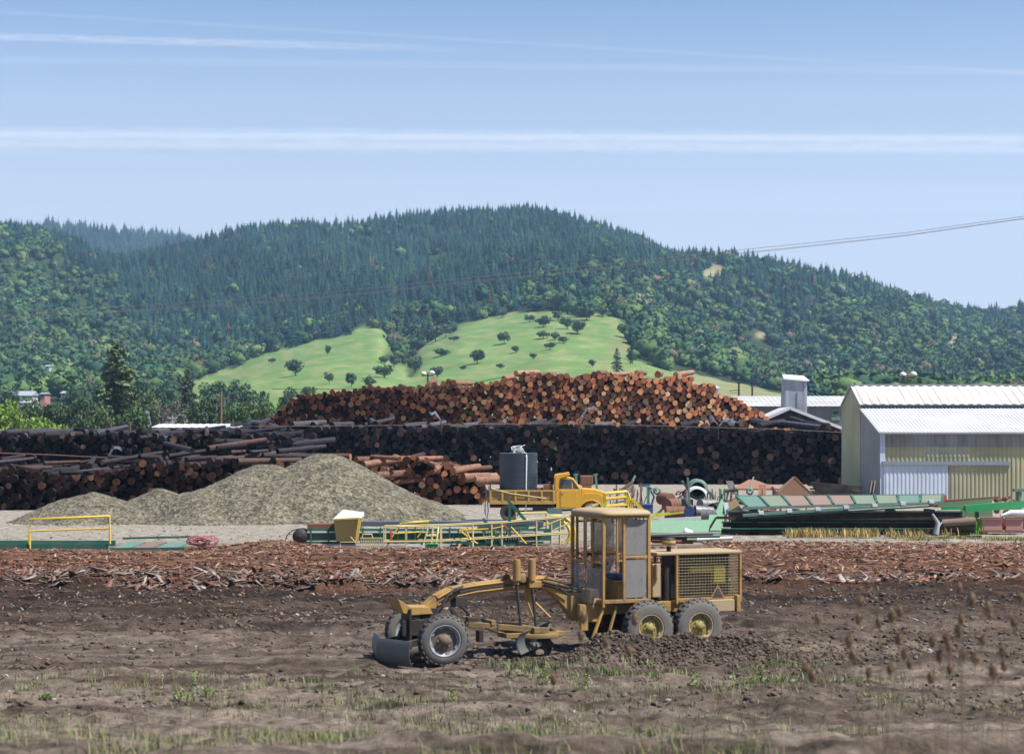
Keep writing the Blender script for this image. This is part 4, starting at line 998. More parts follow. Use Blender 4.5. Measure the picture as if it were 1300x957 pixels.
for s_, e_ in ((-1, -1.08), (1, 1.08)):
    k0 = len(b.v); A = [(x*.55-.04, 0.0, z) for x, z in pr2]; B = [(x*.55+.26, e_, z*(1.02)) for x, z in pr2]; n_ = len(A)
    b.add(A+B, [tuple(range(n_)), tuple(reversed(range(n_, 2*n_)))]+[(k, k+n_, (k+1) % n_+n_, (k+1) % n_) for k in range(n_)])
b.box((.28, 0, .3), (.08, 1.4, .1))
o = b.build('dozer_blade', M_STEEL, G, bevel=.006); o.location = (bx-.02, 0, .0)
b = MB()
for s in (-1, 1): b.bar((bx+.1, .45*s, .35), (FX+.1, .4*s, .52), .09, .14)
b.box((bx+.5, -.1, .74), (.06, .40, .62)); b.box((bx+.62, 0, .56), (.3, .4, .32)); b.bar((bx+.5, -.33, .3), (bx+.5, -.33, 1.12), .05, .08, up=(0, 1, 0))
b.cyl((bx+.6, 0, 1.05), (bx+.34, 0, .4), .05); b.box((bx+.6, -.28, .72), (.5, .06, .32))
b.build('blade_mount', M_DARK, G, bevel=.008)
# cab
YC0, YC1 = -.70, .80
xf = gp(766, 700, YC0).x; xr = gp(824, 700, YC0).x; xm = gp(792, 700, YC0).x
zb = gp(790, 763, YC0).z; zt = gp(790, 656, YC0).z; zmid = gp(800, 707, YC0).z
b = MB(); pw = .055
for x in (xf, xr):
    for y in (YC0, YC1): b.bar((x, y, zb-.12), (x, y, zt), pw, pw, up=(0, 1, 0))
for y in (YC0, YC1): b.bar((xm, y, zb), (xm, y, zt), .07, .06, up=(1, 0, 0)); b.bar((xm, y, zmid), (xr, y, zmid), .05, .05); b.bar((xf, y, zt), (xr, y, zt), .06, .07); b.bar((xf, y, zb), (xr, y, zb), .06, .08)
for x in (xf, xr): b.bar((x, YC0, zt), (x, YC1, zt), .06, .07); b.bar((x, YC0, zb), (x, YC1, zb), .06, .08)
for y in (-.2, .22): b.bar((xf, y, zmid-.2), (xf, y, zt), .03, .03, up=(0, 1, 0))
b.bar((xf, YC0, zmid-.12), (xf, YC1, zmid-.12), .04, .04); b.bar((xf, YC1, zt-.0), (xf, YC1, zb), .07, .07, up=(1, 0, 0))
b.bar((xm+.02, YC0-.012, zt-.06), (xm+.02, YC0-.012, zb+.05), .035, .03, up=(1, 0, 0)); b.bar((xr-.03, YC0-.012, zt-.06), (xr-.03, YC0-.012, zb+.05), .05, .03, up=(1, 0, 0))
b.bar((xf+.1, YC1-.03, zt), (xf+.1, YC1-.03, zb), .05, .05, up=(1, 0, 0)); b.bar((xr, -.1, zb), (xr, -.1, zt), .05, .05, up=(0, 1, 0))
cab = b.build('cab', M_OLDY, G, bevel=.008)
b = MB(); n = 9; xc = (xf+xr)/2; rx = (xr-xf)/2+.10; ry = .90
rings = []
for s_, z in ((.97, zt+.03), (.985, zt+.06), (.96, zt+.10), (.88, zt+.135), (.7, zt+.155), (.35, zt+.165)):
    rg = []
    for k in range(32):
        a = 2*math.pi*k/32; ex = .32
        cx_ = math.copysign(abs(math.cos(a))**ex, math.cos(a)); cy_ = math.copysign(abs(math.sin(a))**ex, math.sin(a))
        rg.append((xc+rx*s_*cx_, .05+ry*s_*cy_, z))
    rings.append(rg)
vs = [p for r_ in rings for p in r_]; fs = []
for j in range(5): fs += [(j*32+k, j*32+(k+1) % 32, (j+1)*32+(k+1) % 32, (j+1)*32+k) for k in range(32)]
b.add(vs, fs, smooth=True); b.add(rings[-1], [tuple(range(32))], smooth=True); b.add(rings[0], [tuple(reversed(range(32)))])
b.build('cab_roof', M_OLDY2, G)
def pane(name, a, b_, mt): q = MB(); q.b2(a, b_); q.build(name, mt, cab)
pane('window', (xm+.05, YC0-.006, zmid+.04), (xr-.06, YC0+.006, zt-.06), G_DUST); pane('window', (xm+.05, YC0-.006, zb+.07), (xr-.06, YC0+.006, zmid-.04), G_DUST)
pane('window', (xm+.04, YC1-.006, zb+.5), (xr-.06, YC1+.006, zt-.06), G_DUST)
pane('window', (xr-.006, YC0+.06, zmid), (xr+.006, YC1-.06, zt-.08), G_DUST); pane('window', (xf-.006, -.17, zb+.06), (xf+.006, .19, zmid-.18), G_DUST); pane('window', (xf-.006, .25, zb+.06), (xf+.006, .74, zmid-.18), G_DUST)
b = MB(); b.prism([(0, 0), (.48, 0), (.48, .62), (0, .62)], -.02, .02)
o = b.build('door', G_DUST, G); o.location = (xf+.02, YC0, zb+.08); o.rotation_euler = (0, 0, R(118)); q = MB(); q.tube([(0, 0, 0), (.48, 0, 0), (.48, 0, 1.6), (0, 0, 1.6)], .025, 6, closed=True); q.build('door_frame', M_OLDY, o)
b = MB(); b.box((xc, 0, zb-.02), (xr-xf+.1, 1.2, .06)); b.box((xc+.18, .0, zb+.2), (.5, .9, .4)); b.box((xr-.05, 0, zb+.35), (.03, 1.1, .8))
b.build('cab_floor', M_OLDY, cab)
b = MB(); b.box((xc+.2, .05, zb+.48), (.44, .44, .12)); b.box((xc+.42, .05, zb+.72), (.10, .42, .42), Matrix.Rotation(R(10), 3, 'Y')); b.build('seat', M_BLUE, cab, bevel=.03)
b = MB(); b.cyl((xf+.25, .05, zb), (xf+.36, .05, zb+.75), .03); b.tube([(xf+.36+.08*math.cos(a), .05+.2*math.sin(a), zb+.76+.04*math.cos(a)) for a in np.linspace(0, 6.28, 17)[:-1]], .015, 5, closed=True)
for k in range(5): b.cyl((xf+.14, -.2+k*.1, zb), (xf+.2, -.2+k*.1, zb+.7+.03*k), .01, n=5)
b.build('steering_wheel', M_DARK, cab)
b = MB(); b.tube([(xf-.06, YC1-.1, zb+.3), (xf-.3, YC1-.06, zb+.1), (xf-.3, YC1-.06, zb-.2)], .02); b.build('hand_rail', M_OLDY, G); b = MB(); b.box((xf-.1, 0, zb+.1), (.25, .9, .3)); b.build('cab_front_box', M_OLDY2, G, bevel=.01); b = MB(); b.tube([gp(742, 707, .3), gp(748, 702, .3), gp(753, 706, .3)], .03)
b.build('lever', M_DARK, G)
# engine: hood roof, grille cage, block
hx0 = gp(838, 705, -.5).x; hx1 = gp(941, 705, -.5).x; hz = gp(900, 702, -.5).z; hb_ = gp(900, 759, -.5).z; gx0 = gp(859, 705, -.5).x
b = MB(); b.box(((hx0+hx1)/2-.05, 0, hz+.01), (hx1-hx0+.1, 1.08, .07)); 
b.build('hood_top', M_OLDY2, G, bevel=.02)
b = MB()
for x in (gx0, hx1-.03):
    for y in (-.5, .5): b.bar((x, y, hb_-.1), (x, y, hz-.03), .07, .05, up=(1, 0, 0))
for y in (-.5, .5): b.bar((gx0, y, hb_), (hx1, y, hb_), .04, .05)
b.bar((hx1-.03, -.5, hb_), (hx1-.03, .5, hb_), .04, .05)
b.build('engine_frame', M_OLDY, G, bevel=.006)
for y in (-.505, .505):
    b = MB(); n = 15
    for k in range(1, n): z = hb_+(hz-.04-hb_)*k/n; b.bar((gx0, y, z), (hx1-.03, y, z), .008, .010)
    nx = 22
    for k in range(1, nx): x = gx0+(hx1-.03-gx0)*k/nx; b.bar((x, y+.012, hb_), (x, y+.012, hz-.03), .006, .006, up=(1, 0, 0))
    b.build('grille', paint('dusty_mesh', (.34, .27, .15), .3, .7), G)
b = MB()
for k in range(1, 15): z = hb_+(hz-.04-hb_)*k/15; b.bar((hx1-.02, -.5, z), (hx1-.02, .5, z), .010, .013)
for k in range(1, 14): y = -.5+k/14; b.bar((hx1-.03, y, hb_), (hx1-.03, y, hz-.03), .01, .01, up=(1, 0, 0))
b.build('grille', paint('dusty_mesh', (.34, .27, .15), .3, .7), G)
b = MB(); b.box((gx0+.55, 0, hb_+.32), (.8, .5, .5)); b.box((gx0+.5, 0, hb_+.62), (.7, .3, .15)); b.box((gx0-.12, 0, hb_+.25), (.45, .5, .55)); b.cyl((gx0-.15, -.3, hb_-.05), (gx0-.15, -.3, hb_+.75), .11, n=14); b.cyl((gx0-.35, -.32, hb_), (gx0-.35, -.32, hb_+.5), .07, n=12)
b.lathe([(0, .26), (.03, .26), (.03, .001)], (gx0+.05, 0, hb_+.35), axis='x', n=20); b.box(((gx0+hx1)/2, .12, (hb_+hz)/2), (hx1-gx0-.2, .55, hz-hb_-.1))  # last box: dark filler added to paint the shaded space behind the mesh
for k in range(5): b.cyl((gx0+.25+.14*k, -.27, hb_+.5), (gx0+.25+.14*k, -.33, hb_+.3), .025, n=6)
b.tube([(gx0-.3, -.2, hb_+.7), (gx0, -.3, hb_+.72), (gx0+.4, -.3, hb_+.66), (gx0+.8, -.28, hb_+.5)], .03)
b.build('engine', M_DARK, G, bevel=.01)
b = MB(); b.box((gx0+1.12, -.1, hb_+.5), (.3, .6, .42)); b.box((gx0+.72, -.22, hb_+.62), (.62, .3, .16)); b.build('fuel_tank', paint('mustard_tank', (.42, .36, .04), .2, .6), G, bevel=.03)
b = MB(); ax_ = gp(849, 690, -.25); b.cyl((ax_.x, -.25, hz), (ax_.x, -.25, ax_.z-.05), .05, n=12, mi=1); b.lathe([(-.05, .001), (-.05, .15), (.06, .15), (.06, .001)], (ax_.x, -.25, ax_.z+.02), axis='z', n=20, mi=0); b.lathe([(.0, .155), (.05, .13), (.065, .001)], (ax_.x, -.25, ax_.z+.08), axis='z', n=20, mi=1)
b.build('air_cleaner', [M_OLDY, M_DARK], G)
b = MB(); x = gp(832, 740, -.45).x; b.box((x, -.42, hb_+.42), (.2, .18, .72)); b.cyl((x-.02, -.55, hb_+.48), (x-.02, -.55, hb_+.78), .05, n=10); b.box((gp(905, 772, -.5).x, -.1, hb_-.16), (.95, 1.05, .26)); b.build('side_box', M_OLDY2, G, bevel=.015)
sg = gp(911, 752, -.53); b = MB(); s_ = .30
b.prism([(sg.x-s_*.62, sg.z-s_*.42), (sg.x+s_*.62, sg.z-s_*.42), (sg.x, sg.z+s_*.62)], -.535, -.53, mi=0); b.prism([(sg.x-s_*.45, sg.z-s_*.33), (sg.x+s_*.45, sg.z-s_*.33), (sg.x, sg.z+s_*.42)], -.541, -.5365, mi=1)
b.build('warning_triangle', [paint('faded_triangle_border', (.33, .17, .08), .3), paint('dark_triangle', (.03, .022, .02), .2)], G)
b = MB(); sx = gp(778, 790, -.6); b.bar((xf+.05, -.62, zb-.1), (xf-.25, -.7, .38), .05, .06); b.bar((xf+.35, -.62, zb-.1), (xf+.1, -.7, .38), .05, .05); b.bar(gp(741, 780, -.5), gp(741, 800, -.5), .16, .10); b.build('step', M_OLDY, G, bevel=.006)

# ================================================================ dump truck
T0 = W(647, 662, 103); TL = Vector((T0.x, 103.9, 0))
T = empty('dump_truck', TL, R(-1.5), 'old yellow dump truck with a brown open bed facing right', 'dump truck')
def tz(py): return (662-py)/24.5
def tx(px): return (px-647)/24.5
b = MB()
for s in (-1, 1): b.bar((tx(622), .42*s, .82), (tx(766), .42*s, .82), .08, .2)
b.box((tx(647), 0, .5), (.25, 1.7, .22)); b.box((tx(751), 0, .48), (.14, 1.6, .12)); b.box((tx(690), -.75, .68), (1.1, .4, .34)); b.bar((tx(651), 0, .5), (tx(735), 0, .6), .1); b.box((tx(664), 0, .95), (2.6, .7, .14))
b.build('chassis', M_DARK, T, bevel=.01)
b = MB(); x0, x1 = tx(622), tx(705); zf, zt_ = tz(636.5), tz(622)
b.b2((x0, -1.12, zf-.10), (x1, 1.12, zf))
for s in (-1, 1):
    b.b2((x0, s*1.12-.03, zf+.002), (x1, s*1.12+.03, zt_)); b.b2((x0, s*1.16-.05, zt_-.06), (x1, s*1.16+.05, zt_+.02), mi=1); b.b2((x0, s*1.16-.06, zf-.12), (x1, s*1.16+.05, zf+.05), mi=1)
    for k in range(6): xx = x0+(x1-x0)*(k+.0)/5; xx = min(max(xx, x0+.06), x1-.06); b.b2((xx-.05, s*1.17-.06, zf), (xx+.05, s*1.17+.04, zt_-.06), mi=1)
b.b2((x1-.03, -1.1, zf), (x1+.04, 1.1, tz(606))); b.b2((x0-.06, -1.12, zf-.05), (x0, 1.12, tz(616)))
b.build('dump_bed', [M_BED, paint('bed_edge_paint', (.48, .29, .06), .5, .6, sc=2)], T, bevel=.01)
b = MB()
pts = [(tx(703), tz(622)), (tx(704), tz(603)), (tx(722), tz(599.5)), (tx(724), tz(603)), (tx(711), tz(607)), (tx(708), tz(622))]
for s in (-1, 1): b.prism(pts, s*1.05-.03, s*1.05+.03)
b.bar((tx(705), 0, tz(603)), (tx(723), 0, tz(600.5)), 2.1, .06); b.bar((tx(705), 0, tz(621)), (tx(705.5), 0, tz(604)), 2.1, .05, up=(1, 0, 0))
b.build('cab_shield', M_YEL, T, bevel=.01)
b = MB()   # cab shell lower, roof, pillars
zc0, zw, zr = tz(645), tz(620.5), tz(607.5); xb_, xf_ = tx(706.5), tx(738)
b.prism([(xb_, zc0), (xf_-.05, zc0), (xf_, zc0+.2), (xf_, zw-.03), (xb_, zw)], -.96, .96)
b.prism([(tx(711), zr-.03), (tx(727), zr-.05), (tx(728.5), zr), (tx(724), zr+.07), (tx(714), zr+.09), (tx(710), zr+.03)], -.84, .84)
for s in (-1, 1):
    b.bar((xb_+.06, .93*s, zw), (tx(711), .82*s, zr), .10, .14, up=(1, 0, 0)); b.bar((tx(737), .93*s, zw-.02), (tx(727.5), .82*s, zr), .07, .08, up=(1, 0, 0)); b.bar((tx(727), .93*s, zw), (tx(726), .83*s, zr), .04, .04, up=(1, 0, 0))
b.build('cab', M_YEL, T, bevel=.03)
b = MB()
for s in (-1, 1):
    b.prism([(tx(709.5), zw), (tx(735), zw), (tx(727), zr-.04), (tx(712), zr-.04)], s*.87-.01, s*.87+.01)
b.add([(tx(737.5), -.86, zw), (tx(737.5), .86, zw), (tx(728.5), .78, zr), (tx(728.5), -.78, zr)], [(0, 1, 2, 3)]); b.build('window', G_CAR, T)
b = MB(); b.b2((tx(712), .965, zc0+.05), (tx(733), .985, zw-.03)); b.build('door', M_YEL, T, bevel=.012); b = MB(); b.b2((tx(712), -.985, zc0+.05), (tx(733), -.965, zw-.03)); d = b.build('door', M_YEL, T, bevel=.012)
b = MB(); b.box((tx(715), -1.0, zw-.18), (.14, .03, .03)); b.build('handle', M_SILV, d)
b = MB()   # hood and nose
pr = [(tx(738), tz(641)), (tx(769), tz(641)), (tx(769.5), tz(627)), (tx(765), tz(623)), (tx(755), tz(620.5)), (tx(740), tz(619.5)), (tx(738), tz(620))]
b.prism(pr, -.62, .62); b.build('hood', M_YEL, T, bevel=.06)
xa, ra = tx(751), .62
for s in (-1, 1):
    b = MB()
    arc = [(xa+ra*math.cos(t), .5+ra*math.sin(t)) for t in np.linspace(R(-5), R(185), 15)]
    out_ = [(tx(738), arc[-1][1]), (tx(738), tz(628)), (tx(742), tz(625)), (tx(760), tz(626)), (tx(768), tz(631)), (tx(769), arc[0][1])]
    b.prism(arc+out_, .66*s, .95*s)
    b.tube([(x, .96*s, z) for x, z in arc], .03)
    b.build('fender', M_YEL, T, bevel=.03)
b = MB(); b.box((tx(770.5), 0, 1.15), (.04, 1.3, .5)); b.build('radiator_grille', M_DARK, T)
b = MB(); b.box((tx(772), 0, .68), (.1, 2.0, .2)); b.build('bumper', M_WHT, T, bevel=.02)
for s in (-1, 1):
    b = MB(); b.lathe([(0, .1), (.05, .1), (.06, .001)], (tx(769.5), .75*s, 1.25), axis='x', n=16); b.build('headlight', M_WHT, T)
for x in (tx(647), tx(751)):
    for s in (-1, 1): wheel(T, (x, s*.86, .49), .49, .27 if x > 2 else .45, .27, M_RUST, M_DARK, s, nlug=False)
b = MB(); b.tube([(x0-.12, -1.15, zt_+.05), (x0-.2, -1.18, 1.2), (x0-.22, -1.18, .5), (x0-.12, -1.18, .15), (x0-.05, -1.18, .6), (x0-.1, -1.17, 1.1)], .03); b.build('strap', M_BLUE, T)
b = MB(); b.tube([(x0+.15, -1.2, zt_+.08), (tx(650), -1.22, tz(626)), (tx(694), -1.22, tz(632))], .03); b.build('tie_strap', M_PYEL, T)
b = MB(); b.b2((x1-.6, -1.0, zf+.01), (x1-.15, -.2, zf+.9)); b.b2((x1-.95, -.9, zf+.01), (x1-.62, .2, zf+.72)); b.cyl((x1-.3, .5, zf), (x1-.3, .5, zf+1.0), .18); rq = b.build('crate', M_RUST, None, bevel=.02)
rq.location = TL; rq.rotation_euler = (0, 0, R(-1.5)); tag(rq, 'rusty bins in the truck bed behind the yellow cab', 'bin')
# tank in the bed
cxk = tx((634+682.5)/2); rk = (682.5-634)/2/24.2; b = MB(); pr = []; z0 = zf+.02; z1 = tz(576); n = 26
pr.append((z0, .001)); 
for k in range(n):
    za = z0+(z1-z0)*k/n; zb_ = z0+(z1-z0)*(k+.5)/n; pr += [(za, rk), (zb_-.01, rk), (zb_, rk*.965), (za+(z1-z0)/n-.01, rk*.965)]
pr += [(z1, rk), (z1+.03, rk*1.0), (z1+.05, rk*.93), (z1-.05, rk*.7), (z1-.02, .001)]
b.lathe(pr, (0, 0, 0), axis='z', n=44, smooth=False)
K = b.build('water_tank', M_TANK); K.location = (TL.x+cxk, TL.y, 0); tag(K, 'ribbed black plastic tank standing in the yellow dump truck bed', 'water tank')
b = MB(); b.tube([(.38, -rk-.02, z0-.55), (.39, -rk*.93-.02, z0+.8), (.42, -rk*.95, z1-.2), (.40, -rk*.85, z1+.03), (.1, -.3, z1+.08), (0, .5, z1+.06)], .035)
o = b.build('white_strap', M_WHT); o.location = K.location; tag(o, 'white strap running down the black tank', 'strap')
b = MB()
for k in range(9):
    r_ = .2+.12*random.random(); oz = z1+.1+.03*k; dx = random.uniform(-.1, .1)
    b.tube([(dx+r_*math.cos(t), -.3+r_*.8*math.sin(t), oz+.12*math.sin(t+k)) for t in np.linspace(0, 6.28, 15)[:-1]], .016, 4, closed=True)
o = b.build('rope_coil', M_WHT); o.location = K.location; tag(o, 'tangled white rope coil on top of the black tank', 'rope')
# ================================================================ scrap and steel in the yard
def single(name, b, mats, label, cat, group=None, bevel=0):
    """one mesh thing: origin moved to its base"""
    vs = np.array(b.v); o0 = Vector((vs[:, 0].mean(), vs[:, 1].mean(), vs[:, 2].min()))
    b.v = [tuple(Vector(p)-o0) for p in b.v]
    o = b.build(name, mats, None, bevel); o.location = o0; return tag(o, label, cat, group)
def root_at(name, px, D, label, cat, group=None, rz=0):
    return empty(name, (( px-CX)*D/F, D, 0), rz, label, cat, group)
def child(root, name, b, mats, bevel=0, label=None):
    o = b.build(name, mats, root, bevel); 
    o.data.transform(Matrix.Translation(-root.location)) if root.rotation_euler.z == 0 else o.data.transform((Matrix.Translation(root.location) @ Matrix.Rotation(root.rotation_euler.z, 4, 'Z')).inverted())
    if label: o['label'] = label
    return o
def pbox(b, D, x0, y0, x1, y1, dep, mi=None):
    a = W(x0, y0, D); c = W(x1, y1, D); return b.b2((a.x, D, a.z), (c.x, D+dep, c.z), mi)
def pbar(b, D, p, q, w_, h=None, dy=0, dy2=None, mi=None):
    a = W(p[0], p[1], D); c = W(q[0], q[1], D); a.y += dy; c.y += dy if dy2 is None else dy2
    return b.bar(a, c, w_, h or w_, mi=mi, up=(0, 1, 0) if abs(c.z-a.z) > abs(c.x-a.x) else (0, 0, 1))
def ptube(b, D, pts, r, dy=0, n=6, mi=None): 
    P = [W(a, c, D) for a, c in pts]
    for p in P: p.y += dy
    return b.tube(P, r, n, mi)
def railing(name, D, rails, posts, r, mt, label, dep=.9, group=None, back=True):
    """rails: lists of points; posts: (x, ytop, ybottom). front row and a back row dep behind"""
    rt = root_at(name, posts[0][0], D, label, 'handrail', group)
    for dy in ((0, dep) if back else (0,)):
        for pts in rails:
            b = MB(); ptube(b, D, pts, r, dy); child(rt, 'rail', b, mt)
        for x, a, c in posts:
            b = MB(); ptube(b, D, [(x, a), (x, c)], r*.95, dy); child(rt, 'post', b, mt)
    return rt
# --- left walkway with yellow rail, D 77
D = 77.5
rt = root_at('steel_walkway', 70, D, 'low green steel walkway with a yellow handrail frame at far left', 'walkway')
b = MB(); pbox(b, D, -60, 690, 137, 697, .12); pbox(b, D+1.2, -60, 686, 146, 693, .12); child(rt, 'side_beam', b, M_GRN)
b = MB(); pbox(b, D+.05, -60, 700, 232, 706, .1); child(rt, 'base_beam', b, M_BLKW)
b = MB(); 
for k in range(12): pbar(b, D, (-55+k*25, 693), (-55+k*25, 703), .06, dy=.6)
pbox(b, D, -60, 698.5, 140, 700, 1.3); child(rt, 'deck_plate', b, M_GALV_S)
b = MB(); ptube(b, D, [(37, 691), (37, 659), (139.5, 655), (139.5, 690)], .045); child(rt, 'handrail', b, M_HND)
b = MB(); ptube(b, D, [(37, 674), (139.5, 670.5)], .035); ptube(b, D, [(38, 696), (38, 674)], .04); child(rt, 'middle_rail', b, M_HND)
rt = root_at('roller_table', 190, D, 'low green roller table with pale panels beside the red hose coil', 'conveyor')
b = MB(); pbar(b, D, (140, 697), (234, 696), .10, .10); pbar(b, D, (100, 703), (226, 699), .08, .18); pbar(b, D, (142, 687), (232, 685), .1, .08, dy=2.2); child(rt, 'frame', b, M_GRN, label='dark green side frame')
for x0, x1 in ((143, 165), (168, 192), (196, 224)):
    b = MB(); a = W(x0, 695.5, D); c = W(x1, 695, D); b.add([(a.x, D+.05, a.z), (c.x, D+.05, c.z), (c.x+.25, D+2.1, c.z+.12), (a.x+.25, D+2.1, a.z+.12), (a.x, D+.05, a.z-.06), (c.x, D+.05, c.z-.06), (c.x+.25, D+2.1, c.z+.06), (a.x+.25, D+2.1, a.z+.06)], [(0, 1, 2, 3), (7, 6, 5, 4), (0, 4, 5, 1), (1, 5, 6, 2), (2, 6, 7, 3), (3, 7, 4, 0)]); child(rt, 'panel', b, M_TEAL if x0 != 168 else M_WOOD)
b = MB(); rr = random.Random(4)
for k in range(15):
    cx_, cy_ = 255+rr.uniform(-7, 7), 688+rr.uniform(-3, 3); ra = rr.uniform(8, 17); 
    ptube(b, D, [(cx_+ra*math.cos(t), cy_+ra*.34*math.sin(t)+rr.uniform(-.6, .6)-1.5*abs(math.sin(k))) for t in np.linspace(0, 6.1, 16)], .022, dy=k*.05, n=5)
single('hose_coil', b, paint('faded_red_hose', (.38, .13, .14), .1, .6, dusty=.3), 'tangled faded red hose coil lying left of the bark mound', 'hose')
# --- centre: long green conveyor with yellow hopper
D = 81.5
rt = root_at('long_conveyor', 450, D, 'long dark green conveyor with a pulley at its left end', 'conveyor')
b = MB(); pbox(b, D, 390, 671, 700, 686, .1); pbox(b, D+1.3, 390, 671, 700, 686, .1); pbox(b, D, 384, 687.2, 690, 689.5, .14)
for k in range(14): pbar(b, D, (395+k*22, 669), (395+k*22, 689), .06, dy=-.06)
child(rt, 'side_frame', b, M_GRN)
b = MB(); pbox(b, D-.08, 390, 674.3, 690, 676.2, .07); pbox(b, D-.1, 382, 690.3, 640, 693.2, .5); child(rt, 'belt_edge', b, M_WHT)
b = MB(); pbox(b, D+.1, 390, 665, 425, 671, 1.1); child(rt, 'guard', b, M_RUST, label='rusty guard plate near the pulley')
b = MB(); pbox(b, D+.12, 456, 662, 690, 668, 1.0); child(rt, 'cover', b, paint('dark_slate_metal', (.09, .10, .13), .3))
b = MB(); c = W(381, 680.5, D); b.lathe([(-.05, .001), (-.05, .27), (.0, .30), (1.2, .30), (1.25, .001)], (c.x, D-.15, c.z), n=24); b.lathe([(-.07, .09), (-.1, .001)], (c.x, D-.15, c.z), n=12); child(rt, 'pulley', b, M_DARK)
b = MB(); ptube(b, D, [(380, 671), (371, 673), (364, 680), (362, 687), (366, 690)], .025); child(rt, 'cable', b, M_BLK)
rt = root_at('feed_hopper', 441, D-.5, 'faded yellow sheet metal hopper with a white top on the green conveyor', 'hopper')
a = W(427, 687, D-.5); c = W(454, 687, D-.5); e = W(424, 659, D-.5); f = W(458, 657, D-.5)
b = MB(); b.add([(a.x, D-.5, a.z), (c.x, D-.5, c.z), (c.x, D+.6, c.z), (a.x, D+.6, a.z), (e.x, D-.7, e.z), (f.x, D-.7, f.z), (f.x+.0, D+.9, f.z), (e.x, D+.9, e.z)], [(0, 3, 2, 1), (4, 5, 6, 7), (0, 1, 5, 4), (1, 2, 6, 5), (2, 3, 7, 6), (3, 0, 4, 7)]); child(rt, 'body', b, paint('faded_mustard', (.44, .35, .12), .3, sc=2), bevel=.02)
b = MB(); e2 = W(424.5, 655.5, D); b.add([(e.x-.03, D-.73, e.z+.01), (f.x+.03, D-.73, f.z+.02), (f.x+.03, D+.95, f.z+.16), (e.x+.25, D+.95, e.z+.34), (e.x-.03, D-.73, e.z-.03), (f.x+.03, D-.73, f.z-.03), (f.x+.03, D+.95, f.z), (e.x-.03, D+.95, e.z)], [(0, 1, 2, 3), (7, 6, 5, 4), (0, 4, 5, 1), (1, 5, 6, 2), (2, 6, 7, 3), (3, 7, 4, 0)]); child(rt, 'lid', b, M_WHT)
b = MB(); pbar(b, D-.72, (452, 687), (456, 658), .07); pbar(b, D-.72, (424, 659), (457, 657.5), .06); child(rt, 'rib', b, M_HND)
D = 80
railing('walkway_rail', D, [[(486, 669), (560, 667.5), (640, 663.5), (722, 656)], [(486, 687.5), (560, 687), (640, 682), (722, 677)]], [(487, 669, 697), (515, 668, 697), (559, 667, 698), (600, 665.5, 698), (624, 664.5, 698), (637, 664, 699), (681, 660, 697)], .032, M_PYEL, 'long pale yellow double handrail in front of the green conveyors', 1.1)
b = MB()
for k in range(12): pbar(b, D, (459+k*2.3, 683.5), (459+k*2.3, 697), .03)
pbar(b, D, (457, 683), (486, 683), .05); pbar(b, D, (457, 696), (486, 696), .05); ptube(b, D, [(460, 683), (460, 678), (472, 678), (473, 683)], .025); single('picket_guard', b, M_PYEL, 'small pale picket guard frame right of the yellow hopper', 'guard')
b = MB(); ptube(b, D, [(432, 697), (432, 688), (457, 688)], .02); ptube(b, D, [(432, 697), (459, 697)], .025); ptube(b, D, [(445, 681), (452, 690), (458, 690)], .02); single('bent_rail', b, M_PYEL, 'thin bent pale yellow rail below the yellow hopper', 'rail')
def aframe(name, D, lines, r, mt, label, dep=.8, cat='steel frame'):
    b = MB()
    for pts in lines: ptube(b, D, pts, r)
    for pts in lines: ptube(b, D, pts, r, dy=dep)
    for pts in lines: a = W(*pts[0], D); b.tube([a, a+Vector((0, dep, 0))], r, 6)
    return single(name, b, mt, label, cat)
aframe('tube_stand', 81, [[(496, 684), (509, 664), (544, 662), (530, 682)], [(505, 668), (541, 666)], [(500, 677), (536, 675)]], .035, M_HND, 'tilted yellow tube frame lying behind the pale handrail')
aframe('yellow_ladder', 80.6, [[(537, 692), (544, 669), (556, 669), (553, 694)], [(541, 680), (554, 680)], [(549, 669), (547, 693)]], .035, M_PYEL, 'short pale yellow ladder frame with a green foot')
aframe('tube_trestle', 80.8, [[(583, 673), (606, 690)], [(583, 673), (625, 671), (640, 668)], [(591, 672), (600, 690)], [(648, 668), (668, 690)]], .035, M_HND, 'bright yellow brace frame with slanting legs')
b = MB(); pbox(b, 80.2, 540, 690, 556, 699, .6); single('green_foot_box', b, M_BGRN, 'bright green steel box under the pale ladder frame', 'box', bevel=.03)
b = MB(); a = W(509, 697, 80); c = W(541, 697, 80); b.prism([(a.x, a.z-.1), (c.x, c.z-.1), (c.x-.05, c.z+.12), (a.x+.2, a.z+.14)], 80, 80.8); single('grey_chute', b, M_GALV_S, 'low grey metal chute lying among the yellow rails', 'chute', bevel=.02)
rt = root_at('slatted_conveyor', 640, 81.2, 'green slatted chain conveyor with a tilted teal top edge', 'conveyor'); D = 81.2
b = MB()
a = [W(607, 669, D), W(676, 664, D), W(664, 680, D), W(652, 694, D), W(575, 697, D), W(590, 690, D)]
b.prism([(p.x, p.z) for p in a], D+.4, D+.55); child(rt, 'side_plate', b, M_GRN)
b = MB()
for k in range(15): pbar(b, D, (611+k*3.6, 671-.3*k), (618+k*3.1, 688-.3*k), .035, .05)
child(rt, 'slat', b, M_SILV)
b = MB(); pbar(b, D, (606, 671), (668, 667), .12, .16); child(rt, 'top_edge', b, M_TEAL)
b = MB(); pbar(b, D, (572, 696), (655, 692), .10, .30); pbar(b, D, (576, 686), (600, 692), .3, .08); child(rt, 'foot_beam', b, M_GRN)
for p, q, lb in (((642, 632), (673, 667), 'upper slanting dark green beam crossing in front of the truck'), ((613, 658), (646, 700), 'lower slanting dark green beam left of the upright one'), ((647, 641), (647, 684), 'upright dark green post in front of the truck wheel')):
    b = MB(); pbar(b, 80.4, p, q, .12, .12); single('green_beam', b, M_GRN, lb, 'beam')
